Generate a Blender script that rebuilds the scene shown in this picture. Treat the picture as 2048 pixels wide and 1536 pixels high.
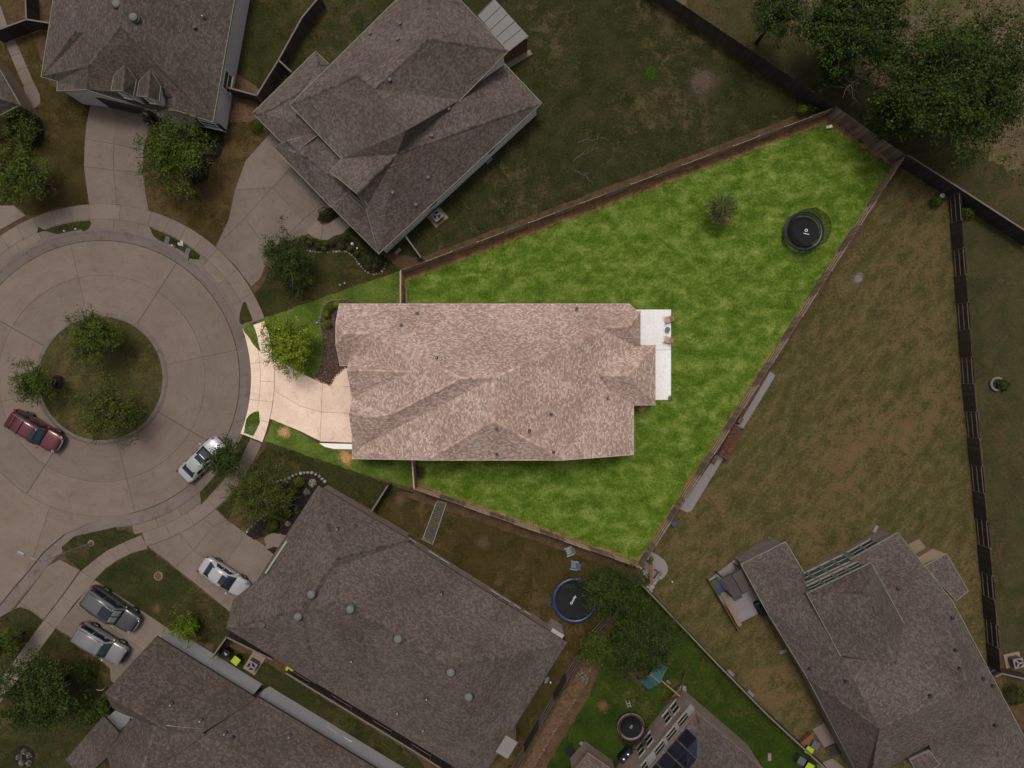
import bpy, bmesh, math, random
import numpy as np
from mathutils import Vector, Matrix
from mathutils.geometry import tessellate_polygon
R = math.radians
random.seed(7); rng = np.random.default_rng(7)
for o in list(bpy.data.objects): bpy.data.objects.remove(o, do_unlink=True)
S = bpy.context.scene; C = S.collection

# ---------------------------------------------------------------- camera, sky, sun, exposure
H, F = 66.0, 1420.0                      # drone height (m) and focal length in photo pixels
cam = bpy.data.cameras.new('camera'); camo = bpy.data.objects.new('camera', cam); C.objects.link(camo)
camo.location = (0, 0, H); camo.rotation_euler = (0, 0, 0)
cam.sensor_width = 36; cam.lens = 36*F/2048; cam.clip_end = 2000; S.camera = camo
S.render.resolution_x, S.render.resolution_y = 1024, 768
SUN_AZ, SUN_EL = 100, 72                 # degrees: azimuth from +X counter-clockwise (towards the top of the frame)
W = bpy.data.worlds.new('World'); S.world = W; W.use_nodes = True
nt = W.node_tree; bg = nt.nodes['Background']; sky = nt.nodes.new('ShaderNodeTexSky')
sky.sky_type = 'NISHITA'; sky.sun_disc = False; sky.sun_elevation = R(SUN_EL); sky.sun_rotation = R(90-SUN_AZ)
sky.air_density = 0.6; sky.dust_density = 6.0; sky.ozone_density = 0.4
hs = nt.nodes.new('ShaderNodeHueSaturation'); hs.inputs['Saturation'].default_value = .35      # thin overcast: the blue is washed out
nt.links.new(sky.outputs[0], hs.inputs['Color']); nt.links.new(hs.outputs[0], bg.inputs[0]); bg.inputs[1].default_value = 0.1
sl = bpy.data.lights.new('sun', 'SUN'); sl.energy = 1.3; sl.angle = R(14); sl.color = (1, .95, .89)
so = bpy.data.objects.new('sun', sl); C.objects.link(so); so.location = (0, 60, 90)
d = Vector((math.cos(R(SUN_EL))*math.cos(R(SUN_AZ)), math.cos(R(SUN_EL))*math.sin(R(SUN_AZ)), math.sin(R(SUN_EL))))
so.rotation_euler = d.to_track_quat('Z', 'Y').to_euler()
S.view_settings.view_transform = 'Standard'; S.view_settings.look = 'None'
S.view_settings.gamma = 1; S.view_settings.exposure = 0.08
S.render.engine = 'CYCLES'

# ---------------------------------------------------------------- pixels to metres (a pixel and a height give a place)
def P(px, py, z=0.0):
    k = (H-z)/F
    return Vector(((px-1024)*k, (768-py)*k, z))
def P2(px, py, z=0.0): v = P(px, py, z); return (v.x, v.y)
def zm(ox, oy, s):                       # zoomed-crop coordinates to photo pixels
    return lambda *a: (ox+a[0]/s, oy+a[1]/s) + tuple(a[2:])

# ---------------------------------------------------------------- objects
def tag(o, label=None, cat=None, group=None, kind=None):
    if label: o['label'] = label
    if cat: o['category'] = cat
    if group: o['group'] = group
    if kind: o['kind'] = kind
    return o
def thing(name, label, cat, loc=(0, 0, 0), group=None):
    o = bpy.data.objects.new(name, None); C.objects.link(o); o.location = loc
    o.empty_display_size = .2
    return tag(o, label, cat, group)
def rootloc(p):
    while p.parent: p = p.parent
    return p.location
class MB:
    """collects shapes and links them as one mesh"""
    def __init__(s): s.v = []; s.f = []; s.uv = None
    def add(s, vs, fs):
        n = len(s.v); s.v += [tuple(v) for v in vs]; s.f += [tuple(i+n for i in f) for f in fs]; return s
    def box(s, c, d, rz=0, tilt=None):
        hx, hy, hz = d[0]/2, d[1]/2, d[2]/2; c = Vector(c); m = Matrix.Rotation(rz, 3, 'Z')
        if tilt: m = m @ Matrix.Rotation(tilt[0], 3, tilt[1])
        vs = [c+m@Vector((x*hx, y*hy, z*hz)) for z in (-1, 1) for x, y in ((-1, -1), (1, -1), (1, 1), (-1, 1))]
        return s.add(vs, [(3, 2, 1, 0), (4, 5, 6, 7), (0, 1, 5, 4), (1, 2, 6, 5), (2, 3, 7, 6), (3, 0, 4, 7)])
    def beam(s, a, b, w, h):
        a, b = Vector(a), Vector(b); t = (b-a).normalized(); up = Vector((0, 0, 1))
        if abs(t.z) > .98: up = Vector((1, 0, 0))
        x = t.cross(up).normalized(); y = x.cross(t).normalized()
        vs = [p+x*i*w/2+y*j*h/2 for p in (a, b) for i, j in ((-1, -1), (1, -1), (1, 1), (-1, 1))]
        return s.add(vs, [(3, 2, 1, 0), (4, 5, 6, 7), (0, 1, 5, 4), (1, 2, 6, 5), (2, 3, 7, 6), (3, 0, 4, 7)])
    def tube(s, pts, r, n=8, closed=False, cap=True):
        pts = [Vector(p) for p in pts]; m = len(pts)
        rs = r if isinstance(r, (list, tuple)) else [r]*m
        vs = []; 
        for i, p in enumerate(pts):
            a = pts[i-1] if (i > 0 or closed) else p; b = pts[(i+1) % m] if (i < m-1 or closed) else p
            t = (b-a).normalized(); up = Vector((0, 0, 1)) if abs(t.z) < .95 else Vector((1, 0, 0))
            x = t.cross(up).normalized(); y = x.cross(t)
            vs += [p+(x*math.cos(2*math.pi*k/n)+y*math.sin(2*math.pi*k/n))*rs[i] for k in range(n)]
        fs = []
        for i in range(m if closed else m-1):
            j = (i+1) % m
            fs += [(i*n+k, i*n+(k+1) % n, j*n+(k+1) % n, j*n+k) for k in range(n)]
        if cap and not closed: fs += [tuple(range(n-1, -1, -1)), tuple(range((m-1)*n, m*n))]
        return s.add(vs, fs)
    def lathe(s, c, prof, n=24, sx=1, sy=1):
        c = Vector(c); vs = []
        for r, z in prof: vs += [c+Vector((r*sx*math.cos(2*math.pi*k/n), r*sy*math.sin(2*math.pi*k/n), z)) for k in range(n)]
        fs = [(i*n+k, i*n+(k+1) % n, (i+1)*n+(k+1) % n, (i+1)*n+k) for i in range(len(prof)-1) for k in range(n)]
        if prof[0][0] > 1e-4: fs.append(tuple(range(n-1, -1, -1)))
        m = len(prof)-1
        if prof[-1][0] > 1e-4: fs.append(tuple(range(m*n, (m+1)*n)))
        return s.add(vs, fs)
    def prism(s, poly, z0, z1):
        poly = [Vector((p[0], p[1], 0)) for p in poly]
        if sum(a.x*b.y-b.x*a.y for a, b in zip(poly, poly[1:]+poly[:1])) < 0: poly.reverse()
        n = len(poly); tri = tessellate_polygon([poly])
        vs = [(p.x, p.y, z0) for p in poly]+[(p.x, p.y, z1) for p in poly]; fs = []
        for t in tri:
            a, b, c = (poly[i] for i in t)
            if (b-a).cross(c-a).z < 0: t = t[::-1]
            fs.append(tuple(i+n for i in t)); fs.append(tuple(t[::-1]))
        fs += [(i, (i+1) % n, n+(i+1) % n, n+i) for i in range(n)]
        return s.add(vs, fs)
    def sheet(s, poly, z):
        poly = [Vector((p[0], p[1], 0)) for p in poly]; tri = tessellate_polygon([poly]); fs = []
        for t in tri:
            a, b, c = (poly[i] for i in t)
            fs.append(tuple(t) if (b-a).cross(c-a).z > 0 else tuple(t[::-1]))
        return s.add([(p.x, p.y, z) for p in poly], fs)
    def mesh(s, name, mat, off=None):
        me = bpy.data.meshes.new(name)
        v = s.v if off is None else [(a-off[0], b-off[1], c-off[2]) for a, b, c in s.v]
        me.from_pydata(v, [], s.f)
        for m in (mat if isinstance(mat, (list, tuple)) else [mat]): me.materials.append(m)
        return me
    def build(s, name, mat, parent=None, smooth=False, bevel=0, kind=None, label=None):
        me = s.mesh(name, mat, rootloc(parent) if parent else None)
        o = bpy.data.objects.new(name, me); C.objects.link(o)
        if parent: o.parent = parent
        if smooth:
            for p in me.polygons: p.use_smooth = True
        if bevel:
            m = o.modifiers.new('b', 'BEVEL'); m.width = bevel; m.segments = 2; m.limit_method = 'ANGLE'; m.angle_limit = R(35)
        if kind: o['kind'] = kind
        if label: o['label'] = label
        return o
def one(name, mb, mat, label, cat, group=None, smooth=False, bevel=0, kind=None):
    """a thing that is one mesh, its origin at its base"""
    xs = np.array(mb.v); off = ((xs[:, 0].min()+xs[:, 0].max())/2, (xs[:, 1].min()+xs[:, 1].max())/2, xs[:, 2].min())
    me = mb.mesh(name, mat, off); o = bpy.data.objects.new(name, me); C.objects.link(o); o.location = off
    if smooth:
        for p in me.polygons: p.use_smooth = True
    if bevel:
        m = o.modifiers.new('b', 'BEVEL'); m.width = bevel; m.segments = 2; m.limit_method = 'ANGLE'; m.angle_limit = R(35)
    return tag(o, label, cat, group, kind)
def copy_tree(o, parent=None):
    c = o.copy(); C.objects.link(c); c.parent = parent
    for ch in list(o.children): copy_tree(ch, c)
    return c

# ---------------------------------------------------------------- materials
def nmat(name):
    m = bpy.data.materials.new(name); m.use_nodes = True; t = m.node_tree
    b = t.nodes['Principled BSDF']; return m, t, b
def N(t, kind, **kw):
    n = t.nodes.new('ShaderNode'+kind)
    for k, v in kw.items():
        if k in n.inputs: n.inputs[k].default_value = v
        else: setattr(n, k, v)
    return n
def ramp(t, fac, stops):
    r = N(t, 'ValToRGB'); e = r.color_ramp.elements
    while len(e) < len(stops): e.new(.5)
    for i, (p, c) in enumerate(stops): e[i].position = p; e[i].color = (*c, 1) if len(c) == 3 else c
    t.links.new(fac, r.inputs[0]); return r
def mixc(t, fac, a, b, mode='MIX'):
    m = N(t, 'Mix', data_type='RGBA', blend_type=mode)
    for s, v in ((0, fac), (6, a), (7, b)):
        if hasattr(v, 'is_linked'): t.links.new(v, m.inputs[s])
        elif isinstance(v, (int, float)): m.inputs[s].default_value = v
        else: m.inputs[s].default_value = (*v, 1)
    return m.outputs[2]
def noise(t, co, scale, detail=3, rough=.55, dist=0):
    n = N(t, 'TexNoise', Scale=scale, Detail=detail, Roughness=rough, Distortion=dist)
    t.links.new(co, n.inputs['Vector']); return n.outputs['Fac']
def bump(t, b, h, strength=.3, dist=.02):
    n = N(t, 'Bump', Strength=strength, Distance=dist); t.links.new(h, n.inputs['Height']); t.links.new(n.outputs[0], b.inputs['Normal'])
def world_co(t): return N(t, 'NewGeometry').outputs['Position']
def sc(c, k): return tuple(x*k for x in c)

def plain(name, c, rough=.6, metal=0, var=.12, scale=6, coat=0, spec=.5):
    m, t, b = nmat(name); co = N(t, 'TexCoord').outputs['Object']
    f = noise(t, co, scale, 4); r = ramp(t, f, [(.3, sc(c, 1-var)), (.7, sc(c, 1+var))])
    t.links.new(r.outputs[0], b.inputs['Base Color'])
    b.inputs['Roughness'].default_value = rough; b.inputs['Metallic'].default_value = metal
    b.inputs['Coat Weight'].default_value = coat; b.inputs['Specular IOR Level'].default_value = spec
    return m
def concrete(name, c, var=.13, stain=.25):
    m, t, b = nmat(name); co = world_co(t); oi = N(t, 'ObjectInfo').outputs['Random']
    f1 = noise(t, co, .35, 5, .6); f2 = noise(t, co, 9, 4, .7); f3 = noise(t, co, 1.3, 6, .7, .6)
    r = ramp(t, f1, [(.3, sc(c, 1-var)), (.5, c), (.72, sc((c[0]*.97, c[1], c[2]*1.05), 1+var))])
    g = ramp(t, f2, [(.3, (.86,)*3), (.7, (1.1,)*3)]); s = ramp(t, f3, [(.28, (1-stain, 1-stain*1.15, 1-stain*1.3)), (.47, (1, 1, 1))])
    k = ramp(t, oi, [(0, (.92, .92, .93)), (1, (1.07, 1.05, 1.02))])
    x = mixc(t, 1, r.outputs[0], g.outputs[0], 'MULTIPLY'); x = mixc(t, 1, x, s.outputs[0], 'MULTIPLY'); x = mixc(t, 1, x, k.outputs[0], 'MULTIPLY')
    t.links.new(x, b.inputs['Base Color']); b.inputs['Roughness'].default_value = .88; b.inputs['Specular IOR Level'].default_value = .25
    bump(t, b, f2, .25, .01); return m
def wear(m, cx, cy, amt=.045):
    """tyre arcs and worn patches that run round the turning circle"""
    t = m.node_tree; b = t.nodes['Principled BSDF']; old = b.inputs['Base Color'].links[0].from_socket; co = world_co(t)
    sb = N(t, 'VectorMath', operation='SUBTRACT'); t.links.new(co, sb.inputs[0]); sb.inputs[1].default_value = (cx, cy, 0)
    ln = N(t, 'VectorMath', operation='LENGTH'); t.links.new(sb.outputs[0], ln.inputs[0]); sx = N(t, 'SeparateXYZ'); t.links.new(sb.outputs[0], sx.inputs[0])
    at = N(t, 'Math', operation='ARCTAN2'); t.links.new(sx.outputs[1], at.inputs[0]); t.links.new(sx.outputs[0], at.inputs[1])
    cb = N(t, 'CombineXYZ'); t.links.new(ln.outputs['Value'], cb.inputs[0]); am = N(t, 'Math', operation='MULTIPLY'); t.links.new(at.outputs[0], am.inputs[0]); am.inputs[1].default_value = 1.1; t.links.new(am.outputs[0], cb.inputs[1])
    f = noise(t, cb.outputs[0], 2.6, 6, .7, .25); r = ramp(t, f, [(.34, (1-amt*1.5, 1-amt*1.7, 1-amt*1.8)), (.5, (1, 1, 1)), (.68, (1+amt*.8, 1+amt*.85, 1+amt*.95))])
    f2 = noise(t, co, 1.9, 7, .8); r2 = ramp(t, f2, [(.24, (.62, .59, .57)), (.31, (1, 1, 1))])
    x = mixc(t, 1, old, r.outputs[0], 'MULTIPLY'); x = mixc(t, 1, x, r2.outputs[0], 'MULTIPLY'); t.links.new(x, b.inputs['Base Color']); return m
def patchmat(name, c, edge=.55):
    """ragged bare patch: the soil thins out towards its rim"""
    m, t, b = nmat(name); oc = N(t, 'TexCoord').outputs['Object']; ln = N(t, 'VectorMath', operation='LENGTH'); mp = N(t, 'Mapping'); t.links.new(oc, mp.inputs[0]); t.links.new(mp.outputs[0], ln.inputs[0])
    f = noise(t, world_co(t), 1.8, 8, .85, .6); a = N(t, 'Math', operation='MULTIPLY_ADD'); t.links.new(f, a.inputs[0]); a.inputs[1].default_value = 3.0; sb = N(t, 'Math', operation='MULTIPLY'); t.links.new(ln.outputs['Value'], sb.inputs[0]); sb.inputs[1].default_value = -1.1; t.links.new(sb.outputs[0], a.inputs[2])
    r = ramp(t, a.outputs[0], [(.3, (0, 0, 0)), (1.0, (.8, .8, .8))]); t.links.new(r.outputs[0], b.inputs['Alpha'])
    g = noise(t, world_co(t), 7, 5, .7); k = ramp(t, g, [(.3, sc(c, .7)), (.7, sc(c, 1.3))]); t.links.new(k.outputs[0], b.inputs['Base Color']); b.inputs['Roughness'].default_value = .95; b.inputs['Specular IOR Level'].default_value = .1; return m
def grass(name, dark, mid, light, dry=None, dryamt=.45, scale=.5, mow=0, ang=0, soil=None, soilamt=.36, stripes=False, w1=.5):
    m, t, b = nmat(name); co = world_co(t)
    mr = N(t, 'Mapping'); mr.inputs['Rotation'].default_value = (0, 0, -ang); t.links.new(co, mr.inputs[0])      # turn to the mowing direction, then stretch
    mp = N(t, 'Mapping'); mp.inputs['Scale'].default_value = (1, 1+mow*2.2, 1); t.links.new(mr.outputs[0], mp.inputs[0]); mc = mp.outputs[0]
    f1 = noise(t, mc, scale, 7, .62, .3); f2 = noise(t, co, 4.2, 7, .8); f3 = noise(t, co, 8.5, 5, .8); f4 = noise(t, co, .09, 3, .5)
    a = N(t, 'Math', operation='MULTIPLY_ADD'); t.links.new(f2, a.inputs[0]); a.inputs[1].default_value = 1.05-w1
    q = N(t, 'Math', operation='MULTIPLY'); t.links.new(f1, q.inputs[0]); q.inputs[1].default_value = w1; t.links.new(q.outputs[0], a.inputs[2])
    r = ramp(t, a.outputs[0], [(.4, dark), (.52, mid), (.68, light)])
    x = r.outputs[0]
    if stripes:                               # mower lanes, one set along the house and one along the right fence
        fa = noise(t, co, .16, 2, .5)
        for an, lo in ((0.0, .46), (R(57), .54)):
            mp2 = N(t, 'Mapping'); mp2.inputs['Rotation'].default_value = (0, 0, -an); t.links.new(co, mp2.inputs[0])
            wv = N(t, 'TexWave', wave_type='BANDS', bands_direction='Y', Scale=.3, Distortion=.9, Detail=2); wv.inputs['Detail Scale'].default_value = .6; t.links.new(mp2.outputs[0], wv.inputs['Vector'])
            k = ramp(t, wv.outputs['Fac'], [(.3, (.92, .93, .9)), (.7, (1.08, 1.06, 1.1))]); w = ramp(t, fa, [(lo-.06, (1, 1, 1) if an == 0 else (0, 0, 0)), (lo+.06, (0, 0, 0) if an == 0 else (1, 1, 1))])
            x = mixc(t, 1, x, mixc(t, w.outputs[0], (1, 1, 1), k.outputs[0]), 'MULTIPLY')
    if dry:
        z = N(t, 'Math', operation='MULTIPLY_ADD'); t.links.new(f2, z.inputs[0]); z.inputs[1].default_value = .45
        z2 = N(t, 'Math', operation='MULTIPLY_ADD'); t.links.new(f4, z2.inputs[0]); z2.inputs[1].default_value = .45; 
        z3 = noise(t, co, .8, 5, .6, .5); z4 = N(t, 'Math', operation='MULTIPLY'); t.links.new(z3, z4.inputs[0]); z4.inputs[1].default_value = .45
        t.links.new(z4.outputs[0], z2.inputs[2]); t.links.new(z2.outputs[0], z.inputs[2])
        w = ramp(t, z.outputs[0], [(.675+(.5-dryamt)*.4-.035, (0, 0, 0)), (.675+(.5-dryamt)*.4+.05, (1, 1, 1))])
        x = mixc(t, w.outputs[0], x, dry)
    if soil:
        s1 = noise(t, co, .55, 6, .65, .4); w = ramp(t, s1, [(soilamt-.09, (1, 1, 1)), (soilamt, (0, 0, 0))])
        s2 = noise(t, co, 6, 4, .7); w2 = ramp(t, s2, [(.4, (.25,)*3), (.6, (1, 1, 1))])
        w3 = mixc(t, 1, w.outputs[0], w2.outputs[0], 'MULTIPLY'); x = mixc(t, w3, x, soil)
    g = ramp(t, f3, [(.25, (.62, .62, .62)), (.75, (1.38, 1.36, 1.3))]); x = mixc(t, 1, x, g.outputs[0], 'MULTIPLY')
    t.links.new(x, b.inputs['Base Color']); b.inputs['Roughness'].default_value = .95; b.inputs['Specular IOR Level'].default_value = .12
    h = N(t, 'Math', operation='ADD'); t.links.new(f2, h.inputs[0]); t.links.new(f3, h.inputs[1])
    bump(t, b, h.outputs[0], .7, .06); return m
def shingle(name, tones, stain=(.8, .76, .72)):
    """laminated shingles: courses follow the roof plane through its UVs (metres)"""
    m, t, b = nmat(name); uv = N(t, 'TexCoord').outputs['UV']
    br = N(t, 'TexBrick', Scale=1.0); br.offset = .37; br.squash = 1
    br.inputs['Color1'].default_value = (0, 0, 0, 1); br.inputs['Color2'].default_value = (1, 1, 1, 1); br.inputs['Mortar'].default_value = (.06, .06, .06, 1)
    br.inputs['Mortar Size'].default_value = .009; br.inputs['Brick Width'].default_value = .2; br.inputs['Row Height'].default_value = .135; br.inputs['Bias'].default_value = 0
    br.inputs['Mortar Smooth'].default_value = .3; t.links.new(uv, br.inputs['Vector'])
    n1 = noise(t, uv, 8, 2, .5); mx = N(t, 'Math', operation='MULTIPLY_ADD'); t.links.new(n1, mx.inputs[0]); mx.inputs[1].default_value = .3
    bw = N(t, 'RGBToBW'); t.links.new(br.outputs['Color'], bw.inputs[0])
    q = N(t, 'Math', operation='MULTIPLY'); t.links.new(bw.outputs[0], q.inputs[0]); q.inputs[1].default_value = .72; t.links.new(q.outputs[0], mx.inputs[2])
    r = ramp(t, mx.outputs[0], [(.16, tones[0]), (.42, tones[1]), (.66, tones[2]), (.9, tones[3])])
    co = world_co(t); f = noise(t, co, .22, 4, .55); g = ramp(t, f, [(.3, stain), (.62, (1.06, 1.05, 1.04))])
    f2 = noise(t, co, 1.1, 5, .7, .4); g2 = ramp(t, f2, [(.3, (.9, .88, .86)), (.55, (1.04,)*3)])
    x = mixc(t, 1, r.outputs[0], g.outputs[0], 'MULTIPLY'); x = mixc(t, 1, x, g2.outputs[0], 'MULTIPLY')
    mo = ramp(t, br.outputs['Fac'], [(.0, (1, 1, 1)), (1, (.8, .78, .76))]); x = mixc(t, 1, x, mo.outputs[0], 'MULTIPLY')
    t.links.new(x, b.inputs['Base Color']); b.inputs['Roughness'].default_value = .93; b.inputs['Specular IOR Level'].default_value = .2
    iv = N(t, 'Math', operation='SUBTRACT'); iv.inputs[0].default_value = 1; t.links.new(br.outputs['Fac'], iv.inputs[1])
    ad = N(t, 'Math', operation='MULTIPLY_ADD'); t.links.new(bw.outputs[0], ad.inputs[0]); ad.inputs[1].default_value = .5; t.links.new(iv.outputs[0], ad.inputs[2])
    bump(t, b, ad.outputs[0], .5, .02); return m
def brickmat(name, c1, c2, mortar):
    m, t, b = nmat(name); uv = N(t, 'TexCoord').outputs['UV']
    br = N(t, 'TexBrick', Scale=1.0); br.inputs['Color1'].default_value = (*c1, 1); br.inputs['Color2'].default_value = (*c2, 1)
    br.inputs['Mortar'].default_value = (*mortar, 1); br.inputs['Mortar Size'].default_value = .012; br.inputs['Brick Width'].default_value = .3; br.inputs['Row Height'].default_value = .1
    t.links.new(uv, br.inputs['Vector']); f = noise(t, world_co(t), 1.5, 4); g = ramp(t, f, [(.3, (.85,)*3), (.7, (1.1,)*3)])
    t.links.new(mixc(t, 1, br.outputs['Color'], g.outputs[0], 'MULTIPLY'), b.inputs['Base Color']); b.inputs['Roughness'].default_value = .9
    iv = N(t, 'Math', operation='SUBTRACT'); iv.inputs[0].default_value = 1; t.links.new(br.outputs['Fac'], iv.inputs[1]); bump(t, b, iv.outputs[0], .4, .01); return m
def island(name, cols, rough=.6, trans=0, spec=.3, clump=0):
    """colour varies from piece to piece (leaf, picket, stone)"""
    m, t, b = nmat(name); g = N(t, 'NewGeometry').outputs['Random Per Island']
    st = [(i/(len(cols)-1), c) for i, c in enumerate(cols)]; r = ramp(t, g, st)
    f = noise(t, world_co(t), 1.1 if clump else 2.2, 3); k = ramp(t, f, [(.34, (.55,)*3), (.66, (1.5, 1.46, 1.3))] if clump else [(.3, (.78,)*3), (.7, (1.2,)*3)])
    x = mixc(t, 1, r.outputs[0], k.outputs[0], 'MULTIPLY'); t.links.new(x, b.inputs['Base Color'])
    b.inputs['Roughness'].default_value = rough; b.inputs['Specular IOR Level'].default_value = spec
    if trans:
        tr = N(t, 'BsdfTranslucent'); t.links.new(x, tr.inputs[0]); ms = N(t, 'MixShader'); ms.inputs[0].default_value = trans
        out = t.nodes['Material Output']; t.links.new(b.outputs[0], ms.inputs[1]); t.links.new(tr.outputs[0], ms.inputs[2]); t.links.new(ms.outputs[0], out.inputs[0])
    return m
def woodmat(name, c, var=.35):
    m, t, b = nmat(name); co = N(t, 'TexCoord').outputs['Object']; g = N(t, 'NewGeometry').outputs['Random Per Island']
    mp = N(t, 'Mapping'); mp.inputs['Scale'].default_value = (7, 7, .8); t.links.new(co, mp.inputs[0])
    f = noise(t, mp.outputs[0], 1.6, 5, .65); r = ramp(t, f, [(.3, sc(c, 1-var)), (.7, sc(c, 1+var))])
    k = ramp(t, g, [(0, (.62, .6, .58)), (.6, (1, 1, 1)), (1, (1.4, 1.38, 1.36))]); t.links.new(mixc(t, 1, r.outputs[0], k.outputs[0], 'MULTIPLY'), b.inputs['Base Color'])
    b.inputs['Roughness'].default_value = .85; bump(t, b, f, .3, .005); return m
def glassmat(name, c=(.02, .03, .035), rough=.06):
    m, t, b = nmat(name); b.inputs['Base Color'].default_value = (*c, 1); b.inputs['Roughness'].default_value = rough
    b.inputs['Specular IOR Level'].default_value = .6; return m
def netmat(name, c, a):
    m, t, b = nmat(name); b.inputs['Base Color'].default_value = (*c, 1); b.inputs['Roughness'].default_value = .7
    b.inputs['Alpha'].default_value = a; return m

M = {}
M['street'] = concrete('weathered_street_dimmed_concrete', (.162, .124, .1), .10, .16)  # street, walk and drive: dimming of the surroundings painted into the base colour
wear(M['street'], (202-1024)*H/F, (768-757)*H/F)
M['walk'] = concrete('weathered_walk_dimmed_concrete', (.165, .13, .107), .12, .15)
M['drive'] = concrete('weathered_drive_dimmed_concrete', (.15, .118, .095), .14, .2)
M['drive_lot'] = concrete('clear_bright_tan_concrete', (.72, .55, .43), .13, .24)  # concrete inside the lot: its colour is left undimmed
M['patio_white'] = concrete('pale_patio_concrete', (.78, .75, .73), .06, .08)
M['slab_grey'] = concrete('grey_slab_concrete', (.19, .165, .165), .08, .1)
M['kerb'] = concrete('kerb_concrete', (.135, .108, .095), .16, .4)
M['joint'] = plain('joint_filler', (.035, .026, .02), .95)
M['soil'] = grass('bare_soil', (.045, .028, .014), (.075, .046, .024), (.11, .07, .04), scale=1.2)
M['soil_lot'] = grass('red_soil', (.11, .058, .026), (.2, .11, .055), (.32, .2, .11), scale=1.2)
M['g_lot'] = grass('lush_mown_grass', (.03, .063, .003), (.078, .127, .012), (.22, .262, .066), scale=.6, mow=.2, stripes=True, w1=.53)
M['g_front'] = grass('front_mown_grass', (.026, .052, .005), (.07, .11, .014), (.14, .175, .04), dry=(.2, .16, .06), dryamt=.16, scale=.5)
M['g_dull_dim'] = grass('dull_dimmed_turf', (.012, .016, .003), (.028, .03, .008), (.05, .048, .016), dry=(.07, .046, .018), dryamt=.36)  # turfs outside the lot carry the overall darkening in their colours
M['g_dry_dim'] = grass('dry_front_dimmed_turf', (.022, .019, .004), (.043, .032, .009), (.062, .045, .016), dry=(.085, .056, .024), dryamt=.42)
M['g_patch'] = grass('patchy_yard_turf', (.01, .017, .003), (.026, .028, .008), (.048, .042, .015), dry=(.075, .055, .026), dryamt=.35, soil=(.15, .115, .09), soilamt=.33)
M['g_straw'] = grass('straw_yard_turf', (.027, .036, .008), (.068, .057, .02), (.14, .106, .05), dry=(.115, .076, .036), dryamt=.38, scale=.55, mow=.45, ang=R(52))
M['g_olive'] = grass('olive_yard_turf', (.026, .028, .009), (.042, .04, .015), (.062, .054, .022), dry=(.075, .05, .022), dryamt=.34)
M['g_deep'] = grass('deep_green_turf', (.01, .023, .002), (.024, .042, .004), (.044, .062, .008), dry=(.085, .06, .02), dryamt=.24)
M['g_island'] = grass('island_turf', (.025, .027, .007), (.05, .047, .015), (.08, .07, .027), dry=(.1, .07, .03), dryamt=.4)
M['field'] = grass('dry_meadow_ground', (.05, .04, .018), (.11, .08, .045), (.17, .125, .08), dry=(.05, .06, .012), dryamt=.36, scale=.6)
M['mulch'] = grass('dark_mulch', (.008, .006, .005), (.02, .014, .012), (.05, .036, .03), scale=6)
M['mulch_lot'] = grass('brown_mulch', (.03, .018, .013), (.065, .042, .033), (.17, .12, .09), scale=6)
M['chips'] = grass('wood_chip_strip', (.06, .036, .02), (.1, .06, .035), (.15, .095, .06), scale=2)
RT = lambda k, t=(1, .78, .68): [tuple(k*a*b for b in t) for a in (.74, .96, 1.18, 1.62)]  # neighbour roof tones, with the dimming outside the lot put in
M['roof_lot'] = shingle('tan_rose_shingles', [(.27, .188, .152), (.35, .252, .208), (.43, .32, .268), (.57, .45, .39)], (.84, .8, .79))
M['roof_b'] = shingle('umber_shingles', RT(.086, (1, .8, .68)))
M['roof_c'] = shingle('grey_brown_shingles', RT(.106, (1, .79, .71)))
M['roof_d'] = shingle('taupe_shingles', RT(.095, (1, .79, .7)))
M['roof_e'] = shingle('dusky_shingles', RT(.077, (1, .78, .67)))
M['roof_f'] = shingle('mauve_brown_shingles', RT(.092, (1, .79, .71)))
M['cap_lot'] = island('tan_cap_shingles', [(.3, .19, .15), (.4, .27, .215), (.52, .38, .31)], .9)
M['cap'] = island('brown_cap_shingles', [(.05, .036, .03), (.085, .065, .055), (.12, .095, .085)], .9)
M['trim'] = plain('sage_trim', (.2, .22, .15), .6, var=.1)
M['trim_white'] = plain('white_trim', (.75, .76, .66), .5, var=.06)
M['trim_tan'] = plain('tan_drip_edge', (.5, .4, .33), .5, var=.06)
M['trim_dark'] = plain('brown_gutter', (.035, .027, .024), .5)
M['siding'] = plain('grey_white_siding', (.66, .65, .66), .7, var=.07, scale=1.5)
M['siding_w'] = plain('off_white_siding', (.5, .48, .49), .7, var=.06, scale=1.5)
M['brick_d'] = brickmat('buff_brick', (.22, .15, .11), (.28, .2, .155), (.3, .25, .22))
M['brick_f'] = brickmat('mauve_brick', (.12, .085, .072), (.2, .15, .13), (.23, .2, .18))
M['brick_lot'] = brickmat('rose_brick', (.3, .17, .12), (.4, .25, .18), (.45, .4, .35))
M['glass'] = glassmat('dark_window_glass'); M['glass_green'] = glassmat('green_tinted_glass', (.03, .075, .055), .15)
M['glass_car'] = glassmat('car_glass', (.012, .016, .022), .08); M['glass_blue'] = glassmat('blue_tinted_windscreen', (.02, .04, .05), .1)
M['vent'] = plain('black_roof_vent', (.012, .012, .013), .5); M['vent_pale'] = plain('pale_pvc', (.3, .3, .31), .5)
M['dome'] = plain('grey_vent_dome', (.125, .12, .11), .85, 0, var=.06)
M['fence'] = woodmat('dark_weathered_dimmed_pickets', (.03, .021, .018)); M['fence_rail'] = woodmat('pale_fence_rail', (.13, .1, .085), .2)  # boards outside the lot: weathered wood with dimming painted into its tone
M['fence_lot'] = woodmat('weathered_lot_pickets', (.19, .13, .1)); M['rail_lot'] = woodmat('tan_fence_rail', (.33, .24, .16), .2)
M['metal_roof'] = plain('ribbed_metal', (.13, .12, .115), .6, .1, var=.08)
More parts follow.
